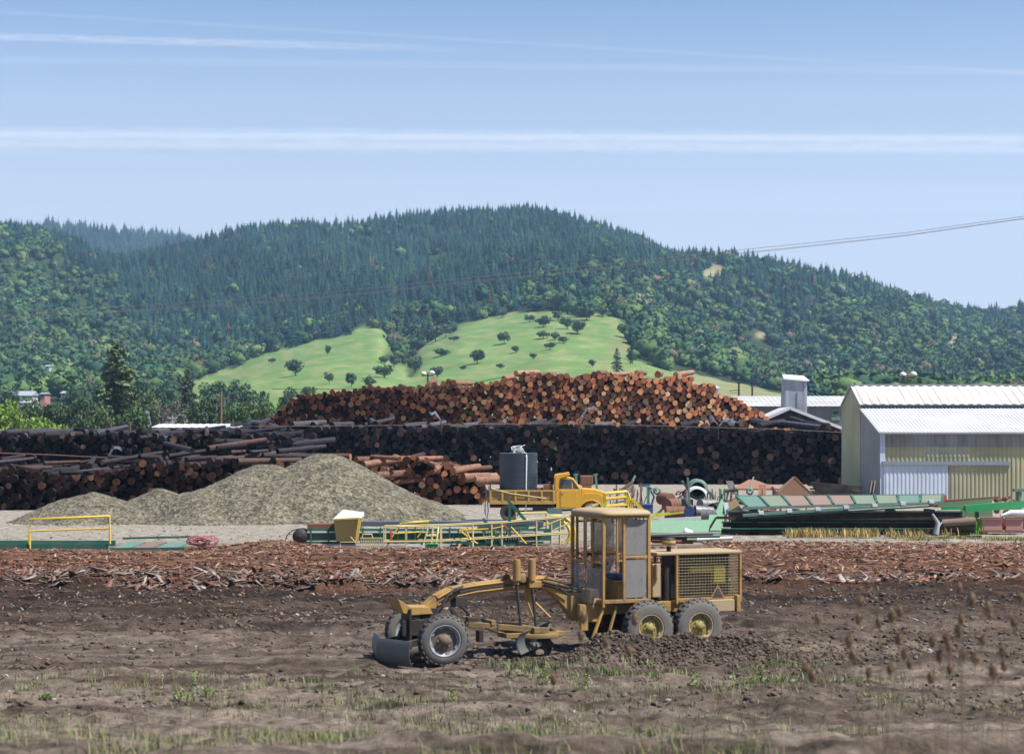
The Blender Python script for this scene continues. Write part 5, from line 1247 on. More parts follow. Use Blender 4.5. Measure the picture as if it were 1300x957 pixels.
b = MB(); pbar(b, 80.3, (638, 664), (646, 672), .07); single('red_bar', b, paint('red_paint', (.5, .09, .06), .2), 'short red bar among the green beams', 'bar')
b = MB(); pbar(b, 80.3, (495, 672), (497, 690), .07, dy=.3); single('red_post', b, paint('red_paint', (.5, .09, .06), .2), 'short orange red post behind the pale handrail', 'post')
D = 82
b = MB(); pbox(b, D, 695, 645, 714, 652, .1); pbox(b, D, 697, 655, 716, 672, .1); single('teal_sheets', b, M_TEAL, 'pale teal sheet panels standing behind the cab roof at left', 'panel')
railing('stair_rail', 81.8, [[(655, 652), (694, 651)], [(655, 661), (694, 659)], [(700, 664), (760, 640)], [(704, 672), (758, 650)], [(666, 676), (700, 664)]], [(655.5, 652, 668), (694, 651, 672), (711, 660, 694), (752, 640, 662), (700, 664, 694)], .035, M_PYEL, 'pale yellow stair rails crossing behind the grader cab', 1.0)
b = MB(); D = 82.3; c = W(707, 678, D)
for r_, dy in ((.75, 0), (.55, .5)): b.tube([(c.x+r_*math.cos(t), D+dy, c.z+r_*math.sin(t)) for t in np.linspace(R(-60), R(130), 14)], .07, 7)
single('curved_chute', b, M_HND, 'curved yellow steel hoops between the stair rails', 'chute')
railing('yellow_guard_rail', 83, [[(768, 627), (797, 624), (802, 640)], [(768, 634), (797, 631)], [(768, 643), (797, 641)]], [(797, 624, 643), (802, 632, 645), (769, 627, 645)], .045, M_HND, 'bright yellow guard rail in front of the truck hood', 1.2)
b = MB(); pbar(b, 83, (802, 633), (825, 656), .10, .14); pbar(b, 84.2, (802, 633), (825, 656), .10, .14); single('stair_stringer', b, M_HND, 'bright yellow stair stringers sloping down to the right', 'stairs')
b = MB(); pbar(b, 82.5, (762, 641), (770, 640), .1); pbar(b, 82.5, (824, 656), (868, 650), .05, .06); pbar(b, 82.6, (822, 653), (850, 651), .05, .06); ptube(b, 82.5, [(825, 652), (826, 671)], .04); single('lime_bar', b, paint('lime_yellow', (.6, .6, .04), .15), 'lime yellow bars lying right of the cab roof', 'bar')
# mint plate and pipes right of the cab
D = 84
a = [W(812, 676, D), W(899, 676, D), W(906, 661, D), W(822, 663, D)]
b = MB(); b.add([(a[0].x, D, a[0].z), (a[1].x, D, a[1].z), (a[2].x+.0, D+1.2, a[2].z), (a[3].x, D+1.2, a[3].z), (a[0].x, D+.1, a[0].z-.1), (a[1].x, D+.1, a[1].z-.1), (a[2].x, D+1.3, a[2].z-.1), (a[3].x, D+1.3, a[3].z-.1)], [(0, 1, 2, 3), (7, 6, 5, 4), (0, 4, 5, 1), (1, 5, 6, 2), (2, 6, 7, 3), (3, 7, 4, 0)])
single('mint_plate', b, M_MINT, 'large tilted mint green steel plate right of the cab', 'steel plate')
b = MB(); pbar(b, D+1.4, (836, 660), (890, 657), .1, .12); single('white_pipe', b, M_WHT, 'white pipe along the top of the mint green plate', 'pipe')
for k, (p, q, mt, lb) in enumerate([((824, 679), (905, 677), M_GREY, 'upper steel pipe below the mint green plate'), ((822, 683), (872, 683), M_DARK, 'dark steel pipe below the mint green plate at left'), ((870, 681), (914, 680), M_TEAL, 'teal pipe right below the mint green plate'), ((828, 687), (880, 688), M_RUST, 'rusty pipe lowest below the mint green plate'), ((868, 674), (878, 678), M_WHT, 'white crumpled sheet over the mint plate edge'), ((885, 685), (930, 683), M_WHT, 'whitish pipe half covered by bark')]):
    b = MB(); a = W(*p, 82.5+k*.12); c = W(*q, 82.5+k*.12); b.cyl(a, c, .075 if k != 4 else .16, n=9); single('steel_pipe', b, mt, lb, 'pipe')
# scrap heap behind
rt_rng = random.Random(12)
def drum(px, py, D, r, ln, ang, mt, label, hoop=True):
    c = W(px, py, D); d = Vector((math.cos(ang), math.sin(ang), rt_rng.uniform(-.1, .1))); c.z = max(c.z, r); b = MB(); p = c-d*ln/2; q = c+d*ln/2
    b.cyl(p, q, r, n=16)
    if hoop:
        for f in (0.03, .35, .65, .97): m_ = p+(q-p)*f; b.cyl(m_-d*.02, m_+d*.02, r*1.05, n=16)
    single('drum', b, mt, label, 'drum')
drum(857, 651, 97, .33, .95, .1, M_RUST, 'larger rusty drum lying right of the yellow stairs'); drum(852, 640, 99, .3, .8, .9, M_RUST, 'dark rusty drum lying behind the larger one'); drum(845, 633, 101, .3, .8, 2.2, M_RUST, 'rearmost rusty drum in the scrap heap')
drum(877, 650, 96, .26, .55, 1.2, M_BLUE, 'small blue drum in the scrap heap'); drum(893, 650, 96, .3, .9, .2, M_GREY, 'grey drum lying right of the small blue one'); drum(903, 655, 95, .33, .9, -.3, M_GREY, 'largest grey drum at the planks'); drum(898, 641, 98, .3, .9, .5, M_GREY, 'grey drum at the back behind the planks'); drum(908, 645, 97, .26, .8, 1.1, M_DARK, 'dark grey drum beside the leaning planks')
D = 101; rt = root_at('culvert_drum', 884, D, 'big round teal and silver mixing drum with an upright teal plate', 'mixing drum')
b = MB(); c = W(886, 621, D); b.lathe([(0, .36), (0, .52), (1.0, .52), (1.0, .001)], (c.x, D, c.z), n=26); child(rt, 'upper_shell', b, M_TEAL)
b = MB(); c = W(885, 632, D-.6); b.lathe([(0, .45), (0, .58), (1.4, .58)], (c.x, D-.6, c.z), n=26); child(rt, 'lower_shell', b, M_WHT)
b = MB(); pbar(b, D-.8, (873, 606), (876, 645), .08, .30); pbar(b, D-.7, (866, 610), (874, 622), .1, .1); child(rt, 'end_plate', b, M_TEAL)
b = MB(); pbox(b, D-.4, 866, 634, 880, 646, .6); child(rt, 'base', b, M_GRN)
rt = root_at('blue_bin', 822, 99, 'small dark blue steel bin left of the rusty drums', 'bin'); b = MB(); pbox(b, 99, 815, 641, 829, 653, .8); pbox(b, 98.96, 814.5, 640, 829.5, 641.5, .9); child(rt, 'body', b, M_BLUE, bevel=.02)
for k in range(52):
    D = rt_rng.uniform(99, 112); px = rt_rng.uniform(776, 1000); py = min(HY+F*CAMZ/D-1, rt_rng.uniform(622, 655)); a = W(px, py, D); a.z = max(a.z, .1)
    ln = rt_rng.uniform(.5, 1.5); an = rt_rng.uniform(0, 3.1); tl = rt_rng.uniform(-.3, 1.0); d = Vector((math.cos(an)*math.cos(tl), math.sin(an)*math.cos(tl), math.sin(tl)))
    b = MB(); kind = k % 4; q = a+d*ln; mt = rt_rng.choice([M_RUST, M_GREY, M_RUST, M_DARK, M_SILV, M_WOOD, M_TEAL, M_DARK])
    if kind == 0: b.cyl(a, q, rt_rng.uniform(.04, .14), n=10)
    elif kind == 1: b.bar(a, q, .12, .03); b.bar(a, q, .03, .14)
    elif kind == 2: b.bar(a, q, .4, .03); b.bar(a+d*.1, a+d*.1+Vector((0, 0, .4)), .05)
    else: b.tube([a, a+d*ln*.5+Vector((0, 0, .12)), q], .04, 6); b.lathe([(-.05, .1), (.05, .1), (.05, .2), (-.05, .2), (-.05, .1)], a, n=14)
    single('scrap_metal', b, mt, 'small piece of mixed scrap metal in the heap before the dark log deck', 'scrap metal', 'scrap metal in the heap')
for k in range(22):
    px = (776+k*5.2 if k < 10 else 895+(k-10)*2.9)+rt_rng.uniform(-2, 2); D = rt_rng.uniform(98, 106); b = MB(); top = rt_rng.uniform(612, 628); c = W(px, top, D); b.bar((c.x, D, 0), (c.x+rt_rng.uniform(-.2, .2), D, c.z), .07, .07, up=(0, 1, 0)); b.bar((c.x-.0, D, c.z*.6), (c.x+.15, D, c.z*.9), .04)
    single('scrap_post', b, rt_rng.choice([M_BGRN, M_GRN, M_RUST, M_GREY, M_DARK]), 'thin upright steel post sticking up from the scrap heap', 'post', 'posts in the scrap heap')
b = MB(); c = W(823, 616, 103); b.bar((c.x, 103, 0), (c.x, 103, c.z), .12, .12, up=(0, 1, 0)); b.bar((c.x-.5, 103, c.z), (c.x+.1, 103, c.z+.05), .1); b.tube([(c.x, 103, c.z), (c.x+.3, 103, c.z-.6), (c.x+.1, 103, c.z-1.2)], .06); single('small_hoist', b, M_BLUE, 'blue grey upright hoist in the scrap heap', 'hoist')
# a rusty loader bucket behind the cab shield
rt = root_at('rusty_hopper', 745, 122, 'rust red hopper between green posts behind the truck', 'hopper'); b = MB(); pbox(b, 122, 737, 604, 753, 616, 1.5); pbox(b, 122, 740, 616, 751, 622, 1.0); child(rt, 'body', b, M_RUST, bevel=.04)
for x in (731, 756): b = MB(); pbar(b, 121.5, (x, 602), (x+2, 622), .14, .2); pbar(b, 121.5, (x-3, 603), (x+3, 602), .12); child(rt, 'post', b, M_TEAL)
b = MB(); pbar(b, 122.5, (745, 622), (745, 645), .3, .3); child(rt, 'base', b, M_DARK)
# leaning planks and sheets
for p, q, w_, mt, lb in [((912, 655), (919, 638), .45, M_MINT, 'mint green sheet leaning left of the brown plank'), ((924, 653), (921, 638), .22, M_SILV, 'silver strip leaning between the sheets'), ((937, 654), (929, 636), .5, paint('brown_sheet', (.27, .2, .10), .3), 'brown plank sheet leaning by the steel stack'), ((943, 652), (934, 636), .12, M_SILV, 'narrow bluish strip right of the brown plank')]:
    D = 92; b = MB(); a = W(*p, D); c = W(*q, D+1); b.bar(a, c, w_, .04, up=(0, 1, .3)); single('leaning_sheet', b, mt, lb, 'sheet')
# low brown roofs
D = 118; a = [W(930, 620, D), W(989, 620, D), W(975, 613, D), W(955, 610, D), W(940, 613, D)]
rt = root_at('low_shed', 960, D, 'low rusty brown hipped roof panel behind the steel stack', 'shed')
b = MB(); e0 = a[0]; e1 = a[1]; b.add([(e0.x, D, e0.z), (e1.x, D, e1.z), (a[2].x-.5, D+2.6, a[3].z), (a[4].x+.8, D+2.6, a[3].z), (e0.x, D, e0.z-.1), (e1.x, D, e1.z-.1), (a[2].x-.5, D+2.6, a[3].z-.1), (a[4].x+.8, D+2.6, a[3].z-.1)], [(0, 1, 2, 3), (7, 6, 5, 4), (0, 4, 5, 1), (1, 5, 6, 2), (2, 6, 7, 3), (3, 7, 4, 0)]); child(rt, 'roof', b, paint('rust_brown_roof', (.26, .13, .08), .2, .8, dusty=.3))
for x in (936, 982): b = MB(); c = W(x, 622, D+.3); b.bar((c.x, D+.3, 0), (c.x, D+.3, c.z), .12, .12, up=(0, 1, 0)); child(rt, 'post', b, M_DARK)
D = 114; b = MB(); p0 = W(985, 627, D); p1 = W(1031, 627, D); ap = W(1010, 605.5, D)
for k in range(13):
    t = k/12; y_ = p0.z+(ap.z-p0.z)*t; xl = p0.x+(ap.x-p0.x)*t; xr_ = p1.x+(ap.x-p1.x)*t
    if xr_-xl > .1: b.bar((xl, D+.6*t, y_), (xr_, D+.6*t, y_), .06, .09)
b.bar((p0.x, D-.06, p0.z), (ap.x, D+.5, ap.z), .05, .06); b.bar((p1.x, D-.06, p1.z), (ap.x, D+.5, ap.z), .05, .06); b.bar((p0.x, D+.7, p0.z), (ap.x, D+.7, ap.z), .02, .5, up=(0, 1, 0)); b.bar((p0.x+.3, D+.3, 0), (p0.x+.3, D+.3, p0.z+.05), .1, .1, up=(0, 1, 0)); b.bar((p1.x-.3, D+.3, 0), (p1.x-.3, D+.3, p1.z+.05), .1, .1, up=(0, 1, 0))
single('gable_frame', b, paint('brown_slats', (.28, .15, .09), .2, .8), 'triangular brown slatted gable leaning behind the steel stack', 'gable panel')
b = MB()
for k in range(9):
    a = W(1028+rt_rng.uniform(-2, 8), 625-k*1.5, 128); c = W(1096+rt_rng.uniform(-14, 4), 629-k*1.3, 128); a.y += k*.12; c.y += k*.1; b.bar(a, c, .5, .10)
single('timber_stack', b, M_BLKW, 'stack of blackened boards against the barn end wall', 'timber stack')
for x in (1110, 1114): b = MB(); pbar(b, 133.6, (x-7, 628), (x-2, 613), .06, .5, dy2=.7); single('leaning_board', b, M_WOOD, 'weathered board leaning on the corner of the barn', 'board', 'boards leaning on the barn')
# --- stack of old conveyors on the right
D = 90
rt = root_at('conveyor_deck', 1060, D, 'long green and brown panelled conveyor deck on top of the dark stack', 'conveyor')
def quadbox(b, pts, th, mi=None):
    A = [Vector(p) for p in pts]; B = [p-Vector((0, 0, th)) for p in A]
    b.add(A+B, [(0, 1, 2, 3), (7, 6, 5, 4), (0, 4, 5, 1), (1, 5, 6, 2), (2, 6, 7, 3), (3, 7, 4, 0)], mi)
fl, fr_, bl, br = W(948, 643, D), W(1196, 636.5, D), W(934, 629.5, D+2.2), W(1198, 628, D+2.2)
bl.y = br.y = D+2.2
npan = 9
for k in range(npan):
    t0, t1 = (k+.07)/npan, (k+.93)/npan
    b = MB(); quadbox(b, [fl.lerp(fr_, t0), fl.lerp(fr_, t1), bl.lerp(br, t1), bl.lerp(br, t0)], .04)
    child(rt, 'panel', b, [M_TEAL, paint('faded_brown_panel', (.24, .165, .13), .4, .8), paint('green_brown_panel', (.17, .215, .15), .4, .8)][(0, 2, 1, 1, 1, 2, 2, 0, 2)[k]])
b = MB(); b.bar(fl+Vector((-.2, -.1, -.08)), fr_+Vector((.1, -.1, -.06)), .08, .10); b.bar(bl+Vector((0, .1, -.05)), br+Vector((0, .1, -.05)), .08, .16)
child(rt, 'side_beam', b, M_TEAL)
b = MB()
for k in range(npan+1): t = k/npan; b.bar(fl.lerp(fr_, t)+Vector((0, 0, .02)), bl.lerp(br, t)+Vector((0, 0, .02)), .09, .07)
child(rt, 'cross_bar', b, M_GRN)
rt = root_at('clamped_beam', 1060, D-.6, 'slanting green beam with white clamps below the panelled deck', 'beam'); D2 = D-.6
b = MB(); pbar(b, D2, (943, 654), (1198, 637.5), .3, .12); child(rt, 'beam', b, M_TEAL)
b = MB(); pbar(b, D2, (950, 657), (1190, 642), .2, .06); child(rt, 'lower_rail', b, M_GRN)
for k in range(7): x = 966+k*36; b = MB(); c = W(x, 652-(x-943)*.0647, D2); b.box(c, (.22, .34, .14)); child(rt, 'clamp', b, M_WHT)
rows = [(925, 1222, 650, 660, 'upper', .0), (918, 1206, 663.5, 669, 'middle', .25), (916, 1238, 672, 676, 'lowest', -.1)]
for x0, x1, y0, y1, nm, dd_ in rows:
    rt = root_at('dark_conveyor', 1060, D+dd_, nm+' blackened conveyor frame in the long steel stack', 'conveyor')
    b = MB(); pbox(b, D+dd_, x0, y0, x1, y1, .12); pbox(b, D+dd_+1.6, x0+4, y0, x1-6, y1, .12); 
    for k in range(16): x = x0+(x1-x0)*(k+.5)/16; pbar(b, D+dd_+.1, (x, (y0+y1)/2), (x, (y0+y1)/2+.01), .1) if False else b.bar(W(x, (y0+y1)/2, D+dd_)+Vector((0, .1, 0)), W(x, (y0+y1)/2, D+dd_)+Vector((0, 1.7, 0)), .1, .1)
    child(rt, 'frame', b, M_BLKW)
    b = MB(); pbox(b, D+dd_-.05, x0, y0-1.6, x1, y0-.2, .2); child(rt, 'top_flange', b, M_GRN)
b = MB()
for x in (955, 1010, 1070, 1130, 1180): b = MB(); pbox(b, D+.2, x, 647, x+7, 680, 1.3); single('timber_block', b, M_BLKW, 'dark timber block under the long steel stack', 'timber block', 'blocks under the steel stack')

b = MB(); pbox(b, D+.7, 930, 660, 1216, 664, .8); pbox(b, D+.7, 930, 669, 1216, 673, .8); single('packed_timbers', b, M_BLKW, 'blackened timbers packed between the conveyor frames', 'timber')
rt = root_at('mint_trough', 918, D-.8, 'open mint green trough end sticking out left of the steel stack', 'trough')
b = MB(); a, c = W(897, 662, D-.8), W(915, 676, D-.8); quadbox(b, [(a.x, D-.8, c.z), (c.x, D-.8, c.z), (c.x+.3, D+.9, a.z+.25), (a.x+.3, D+.9, a.z+.25)], .1); child(rt, 'plate', b, M_MINT)
b = MB(); pbar(b, D-.8, (897, 677), (909, 657), .08, .15); pbar(b, D-.8, (909, 657), (925, 657), .08, .12); child(rt, 'edge', b, M_BLKW)
for k, (x0, y0, x1, y1, r_) in enumerate([(1196, 664, 1238, 661, .17), (1190, 669, 1236, 667, .19)]):
    b = MB(); b.cyl(W(x0, y0, D-.5+k*.1), W(x1, y1, D-.5+k*.1), r_, n=12); single('old_pole', b, M_WOOD if k == 0 else M_BLKW, ('upper' if k == 0 else 'lower')+' old wooden pole end at the right of the steel stack', 'pole')
b = MB(); c = W(1188, 672, D-.8); b.tube([c+Vector((0, 0, -.2)), c+Vector((.1, 0, .3)), c+Vector((-.15, 0, .7))], [.16, .1, .05], 7); b.tube([c, c+Vector((.3, 0, .35))], [.1, .03], 6); single('tree_stump', b, M_GALV_S, 'pale grey root stump against the dark steel stack', 'stump')
b = MB(); pbar(b, 87.2, (905, 686), (1150, 684.5), .14, .14); pbar(b, 87.2, (1150, 684.5), (1246, 681), .12, .12); single('black_pipe', b, M_BLK, 'long thin black pipe along the foot of the steel stack', 'pipe')
D = 93; rt = root_at('mint_conveyor', 1225, D, 'mint green trough conveyor pointing right with a red left end', 'conveyor')
b = MB(); a = [W(1192, 636, D), W(1266, 631, D), W(1266, 645, D), W(1192, 645, D)]; b.prism([(p.x, p.z) for p in a], D+1.0, D+1.1); b.prism([(W(1225, 645, D).x, W(1225, 645, D).z), (W(1266, 640, D).x, W(1266, 640, D).z), (W(1266, 657, D).x, W(1266, 657, D).z), (W(1226, 657, D).x, W(1226, 657, D).z)], D+.9, D+.97)
child(rt, 'trough', b, paint('olive_mint', (.17, .27, .15), .3, sc=2))
b = MB(); pbar(b, D, (1190, 637), (1268, 631), .1, .08); child(rt, 'rim', b, M_RUST)
b = MB(); c = W(1190, 633, D); b.box(c+Vector((.2, .3, 0)), (.5, .5, .35)); b.box(c+Vector((-.1, .2, -.3)), (.4, .5, .16)); child(rt, 'end_guard', b, paint('red_paint', (.5, .09, .06), .2))
rt = root_at('green_boom', 1262, D-.7, 'bright green boom with an upright teal tube at far right', 'boom')
b = MB(); pbar(b, D-.7, (1195, 645), (1262, 644), .12, .16); pbar(b, D-.7, (1225, 646), (1330, 637), .3, .34); child(rt, 'beam', b, M_BGRN)
b = MB(); b.cyl(W(1293.5, 651, D-.7), W(1293.5, 622, D-.7), .13, n=14); b.box(W(1293.5, 622, D-.7), (.5, .35, .14)); child(rt, 'tube', b, M_TEAL)
b = MB(); pbar(b, D-.7, (1300, 648), (1300, 672), .2, .2); pbar(b, D-.7, (1240, 646), (1240, 676), .16, .16); child(rt, 'leg', b, M_GRN)
for k, (x0, x1) in enumerate(((1245.5, 1272.5), (1277, 1299))):
    rt = root_at('pink_box', (x0+x1)/2, 90.5, ('left' if k == 0 else 'right')+' one of two faded pink steel boxes at the right edge', 'box'); b = MB(); pbox(b, 90.5, x0, 658.5, x1, 673.5, .9); child(rt, 'body', b, M_PINK, bevel=.02); b = MB(); pbar(b, 90.45, (x0-1.5, 657.5), (x1+1.5, 657.5), .06, .08); pbar(b, 90.45, (x0-1.5, 674.5), (x1+1.5, 674.5), .1, .08); child(rt, 'rim', b, M_RUST)
b = MB(); c = W(1290, 652, 92); 
b.tube([c+Vector((-.7, 0, -.1)), c+Vector((-.2, .1, .02)), c+Vector((.6, 0, 0)), c+Vector((1.6, 0, .05))], [.06, .17, .2, .2], 9); single('white_tarp', b, M_WHT, 'rolled white tarp above the pink boxes', 'tarp')
for k in range(14):
    px = rt_rng.choice([rt_rng.uniform(1262, 1284), rt_rng.uniform(1268, 1290)]); D = 97+rt_rng.random()*2; a = W(px, rt_rng.uniform(634, 650), D); d = Vector((rt_rng.uniform(-1, 1), rt_rng.uniform(-.5, .5), rt_rng.uniform(-.3, .5)))
    b = MB(); b.bar(a, a+d*.6, .08, .14); b.lathe([(-.06, .05), (.06, .05), (.06, .14), (-.06, .14), (-.06, .05)], a+d*.3, n=12); single('rusty_part', b, M_RUST, 'rusty machine part in the small heap behind the green boom', 'machine part', 'rusty parts behind the green boom')
# ================================================================ barn
D = 134.6; XL = 24.9; XR = 66
BR_ = empty('metal_barn', (XL, D, 0), 0, 'pale yellow metal barn with a two step white ribbed roof', 'barn')
def bc(name, b, mats, bevel=0, label=None, parent=None):
    o = b.build(name, mats, BR_ if parent is None else parent, bevel)
    o.data.transform(Matrix.Translation((-XL, -D, 0)))
    if label: o['label'] = label
    return o
def wallmat(name, col, stain=.3, streak=(.05, .045, .04), sc=(1.2, 1.2, .18)):
    m, nt, b = mat(name); v = pos(nt); mp = N(nt, 'ShaderNodeMapping'); mp.inputs['Scale'].default_value = sc; L(nt, v, mp.inputs[0])
    n = noise(nt, 1.6, 5, .65, mp.outputs[0]); n2 = noise(nt, .35, 3, .6, v)
    r = ramp(nt, n.outputs[0], [(.42, (0, 0, 0)), (.75, (stain,)*3)]); r2 = ramp(nt, n2.outputs[0], [(.35, (.86,)*3), (.65, (1.1,)*3)])
    L(nt, mix(nt, 1.0, mix(nt, r.outputs[0], col, streak), r2.outputs[0], 'MULTIPLY'), b.inputs['Base Color']); b.inputs['Roughness'].default_value = .6; b.inputs['Metallic'].default_value = 0
    return m
W_Y = wallmat('yellow_green_sheet', (.37, .345, .20), .16, (.25, .19, .12)); W_G = wallmat('weathered_eave_shade_sheet', (.26, .26, .25), .6); W_W = wallmat('white_door_sheet', (.50, .56, .65), .25, (.4, .4, .4))
W_E = wallmat('grey_end_sheet', (.30, .30, .29), .2); W_Y2 = wallmat('yellow_end_sheet', (.44, .43, .26), .2, (.25, .22, .12))
RF_L = wallmat('white_roof_sheet', (.60, .61, .63), .25, (.5, .5, .5), (1, .2, .2)); RF_U = wallmat('rusty_white_roof_sheet', (.60, .59, .57), .75, (.42, .30, .21), (1.1, .12, .12))
ze = 4.58; zs = 6.32; zu = 6.60; zr_ = 7.97; yr = D+11; ys = D+7.4; zf_ = 6.42; yf = D+15.4
b = MB(); b.corr((XL+.05, D, 0), (1, 0, 0), (0, 0, 1), XR-XL, 3.72, .30, .035, (0, -1, 0)); bc('front_wall', b, W_Y)
b = MB(); b.corr((XL+.05, D-.03, 3.60), (1, 0, 0), (0, 0, 1), XR-XL, .96, .30, .035, (0, -1, 0)); bc('upper_band', b, W_G, label='weathered grey upper wall band with painted eave shade')  # band colour mixes weathering stain with the roof overhang's shadow
b = MB(); b.corr((XL+3.0, D-.045, 2.95), (1, 0, 0), (0, 0, 1), 3.0, .68, .30, .035, (0, -1, 0)); bc('repair_sheet', b, wallmat('grey_yellow_sheet', (.36, .35, .26), .3), label='greyer patch under the dark band')
b = MB(); b.prism([(D, 0), (ys, 0), (ys, zs), (D, ze)], XL-.02, XL+.05, plane='yz'); bc('end_wall', b, W_E, label='grey lean-to end wall')
b = MB(); b.corr((XL-.03, D+.1, 0), (0, 1, 0), (0, 0, 1), 7.2, 4.5, .4, .03, (-1, 0, 0)); bc('end_wall', b, W_E)
b = MB(); b.prism([(ys+.01, 0), (yf, 0), (yf, zf_), (yr, zr_), (ys+.01, zu)], XL-.06, XL+.05, plane='yz'); bc('end_wall', b, W_Y2, label='yellow green gable end wall')
b = MB(); b.corr((XL-.07, ys+.1, 0), (0, 1, 0), (0, 0, 1), yf-ys-.2, 6.3, .4, .03, (-1, 0, 0)); bc('end_wall', b, W_Y2)
def slope(p, q): return (Vector(q)-Vector(p)).normalized(), (Vector(q)-Vector(p)).length
d, ln = slope((0, D-.35, ze), (0, ys, zs)); nrm = Vector((1, 0, 0)).cross(d)
b = MB(); b.corr((XL-.15, D-.35, ze), (1, 0, 0), d, XR-XL, ln, .26, .045, nrm); bc('roof', b, RF_L, label='lower white ribbed roof')
d, ln = slope((0, ys-.3, zu-.04), (0, yr, zr_+.03)); nrm = Vector((1, 0, 0)).cross(d)
b = MB(); b.corr((XL-.15, ys-.3, zu-.04), (1, 0, 0), d, XR-XL, ln, .62, .05, nrm); bc('roof', b, RF_U, label='upper rust streaked ribbed roof')
d, ln = slope((0, yr, zr_+.03), (0, yf+.2, zf_)); nrm = Vector((1, 0, 0)).cross(d)
b = MB(); b.corr((XL-.15, yr, zr_+.03), (1, 0, 0), d, XR-XL, ln, .62, .05, nrm); bc('roof', b, RF_U)
b = MB(); b.b2((XL, ys-.02, zs-.15), (XR, ys+.03, zu)); b.b2((XL-.16, ys-.33, zu-.13), (XR, ys-.28, zu-.05)); bc('fascia', b, paint('dark_blue_grey_trim', (.10, .13, .16), .2))
b = MB(); b.b2((XL-.16, D-.42, ze-.09), (XR, D-.36, ze+.02)); b.bar((XL-.17, D-.35, ze-.02), (XL-.17, ys, zs-.02), .05, .14); b.bar((XL-.17, ys-.3, zu-.05), (XL-.17, yr, zr_), .05, .14); b.bar((XL-.17, yr, zr_), (XL-.17, yf+.2, zf_), .05, .12); b.b2((XL-.15, yr-.2, zr_+.05), (XR, yr+.2, zr_+.12)); bc('roof_trim', b, M_GALV_S)
b = MB(); b.b2((XL-.04, D-.10, 0), (XL+.30, D-.045, ze-.1)); bc('corner_trim', b, W_W, label='bluish white corner post')
zd = 2.38
b = MB(); b.b2((XL+.10, D-.32, zd), (XL+8.75, D-.08, zd+.26)); bc('door_rail', b, paint('blue_grey_rail', (.20, .25, .31), .35, .6))
b = MB(); b.corr((XL+.2, D-.17, .06), (1, 0, 0), (0, 0, 1), 4.35, zd-.08, .27, .022, (0, -1, 0)); bc('sliding_door', b, W_W, label='white ribbed sliding door')
b = MB(); b.corr((XL+4.62, D-.15, .06), (1, 0, 0), (0, 0, 1), 4.1, zd-.08, .27, .04, (0, -1, 0)); bc('sliding_door', b, wallmat('dirty_yellow_door', (.37, .345, .22), .35, (.30, .2, .14)), label='dirty yellow ribbed sliding door')
b = MB(); b.corr((XL+.6, D+.02, 0), (1, 0, 0), (0, 0, 1), 3, .1, .3, .02, (0, -1, 0)); 
# ================================================================ mill buildings behind the logs
def building(name, D, x0, x1, ye, yr_, dep, wall, roof, label, cat='building', ridge_back=True):
    rt = root_at(name, (x0+x1)/2, D, label, cat); a = W(x0, ye, D); c = W(x1, ye, D); zr = CAMZ-(yr_-HY)*(D+dep/2)/F
    b = MB(); b.b2((a.x, D, 0), (c.x, D+dep, a.z)); child(rt, 'wall', b, wall)
    b = MB(); d, ln = slope((0, D-.4, a.z), (0, D+dep/2, zr)); b.corr((a.x-.3, D-.4, a.z+.02), (1, 0, 0), d, c.x-a.x+.6, ln, .6, .03, Vector((1, 0, 0)).cross(d)); d, ln = slope((0, D+dep/2, zr), (0, D+dep+.4, a.z)); b.corr((a.x-.3, D+dep/2, zr+.02), (1, 0, 0), d, c.x-a.x+.6, ln, .6, .03, Vector((1, 0, 0)).cross(d)); child(rt, 'roof', b, roof)
    return rt
R_P = wallmat('pale_grey_roof', (.46, .45, .44), .4, (.35, .32, .3), (1, .2, .2))
rt = building('mill_building', 245, 940, 1090, 516, 503, 16, wallmat('slate_grey_sheet', (.16, .165, .17), .4), R_P, 'long low grey mill building with a pale roof behind the logs')
b = MB(); pbox(b, 244.9, 1055.5, 519, 1067, 533.5, .08); dg = child(rt, 'door', b, M_TEAL); b = MB(); pbox(b, 244.8, 1058, 522.5, 1064, 525.5, .06); o = b.build('window', M_BLK, dg); o.data.transform(Matrix.Translation(-rt.location))
rt = root_at('silver_tower', 1011, 238, 'tall silver sheet metal tower rising over the mill roof', 'tower'); D = 238
a = [W(997, 482, D), W(1024.5, 484, D), W(1024.5, 532, D), W(995, 532, D)]
b = MB(); b.prism([(p.x, p.z) for p in a], D, D+3.2); child(rt, 'wall', b, wallmat('silver_tower_sheet', (.38, .41, .46), .8, (.10, .10, .12), (1.5, 1.5, .1)), bevel=.02)
b = MB(); quadbox(b, [(a[0].x-.25, D-.3, a[0].z+.18), (a[1].x+.25, D-.3, a[1].z+.1), (a[1].x+.1, D+3.4, a[1].z+.75), (a[0].x+.1, D+3.4, a[0].z+.75)], .16); child(rt, 'roof', b, RF_L)
b = MB(); pbox(b, D-.12, 1012, 497, 1023, 530, .1); child(rt, 'chute', b, wallmat('streaked_panel', (.33, .36, .42), .9, (.08, .08, .09), (2.5, 2.5, .1)))
rt = root_at('open_shed', 1020, 216, 'dark open gabled shed with a white roof edge behind the logs', 'shed'); D = 216
a = [W(971, 532, D), W(1003, 518, D), W(1070, 544, D)]
b = MB(); b.prism([(a[0].x, a[0].z-.1), (a[1].x, a[1].z-.12), (a[2].x, a[2].z-.1), (a[2].x, 0), (a[0].x, 0)], D+1.2, D+1.4); child(rt, 'wall', b, M_BLKW)
b = MB(); b.bar(a[0], a[1], .35, .30); b.bar(a[1], a[2], .35, .30); child(rt, 'roof_edge', b, M_WHT)
b = MB()
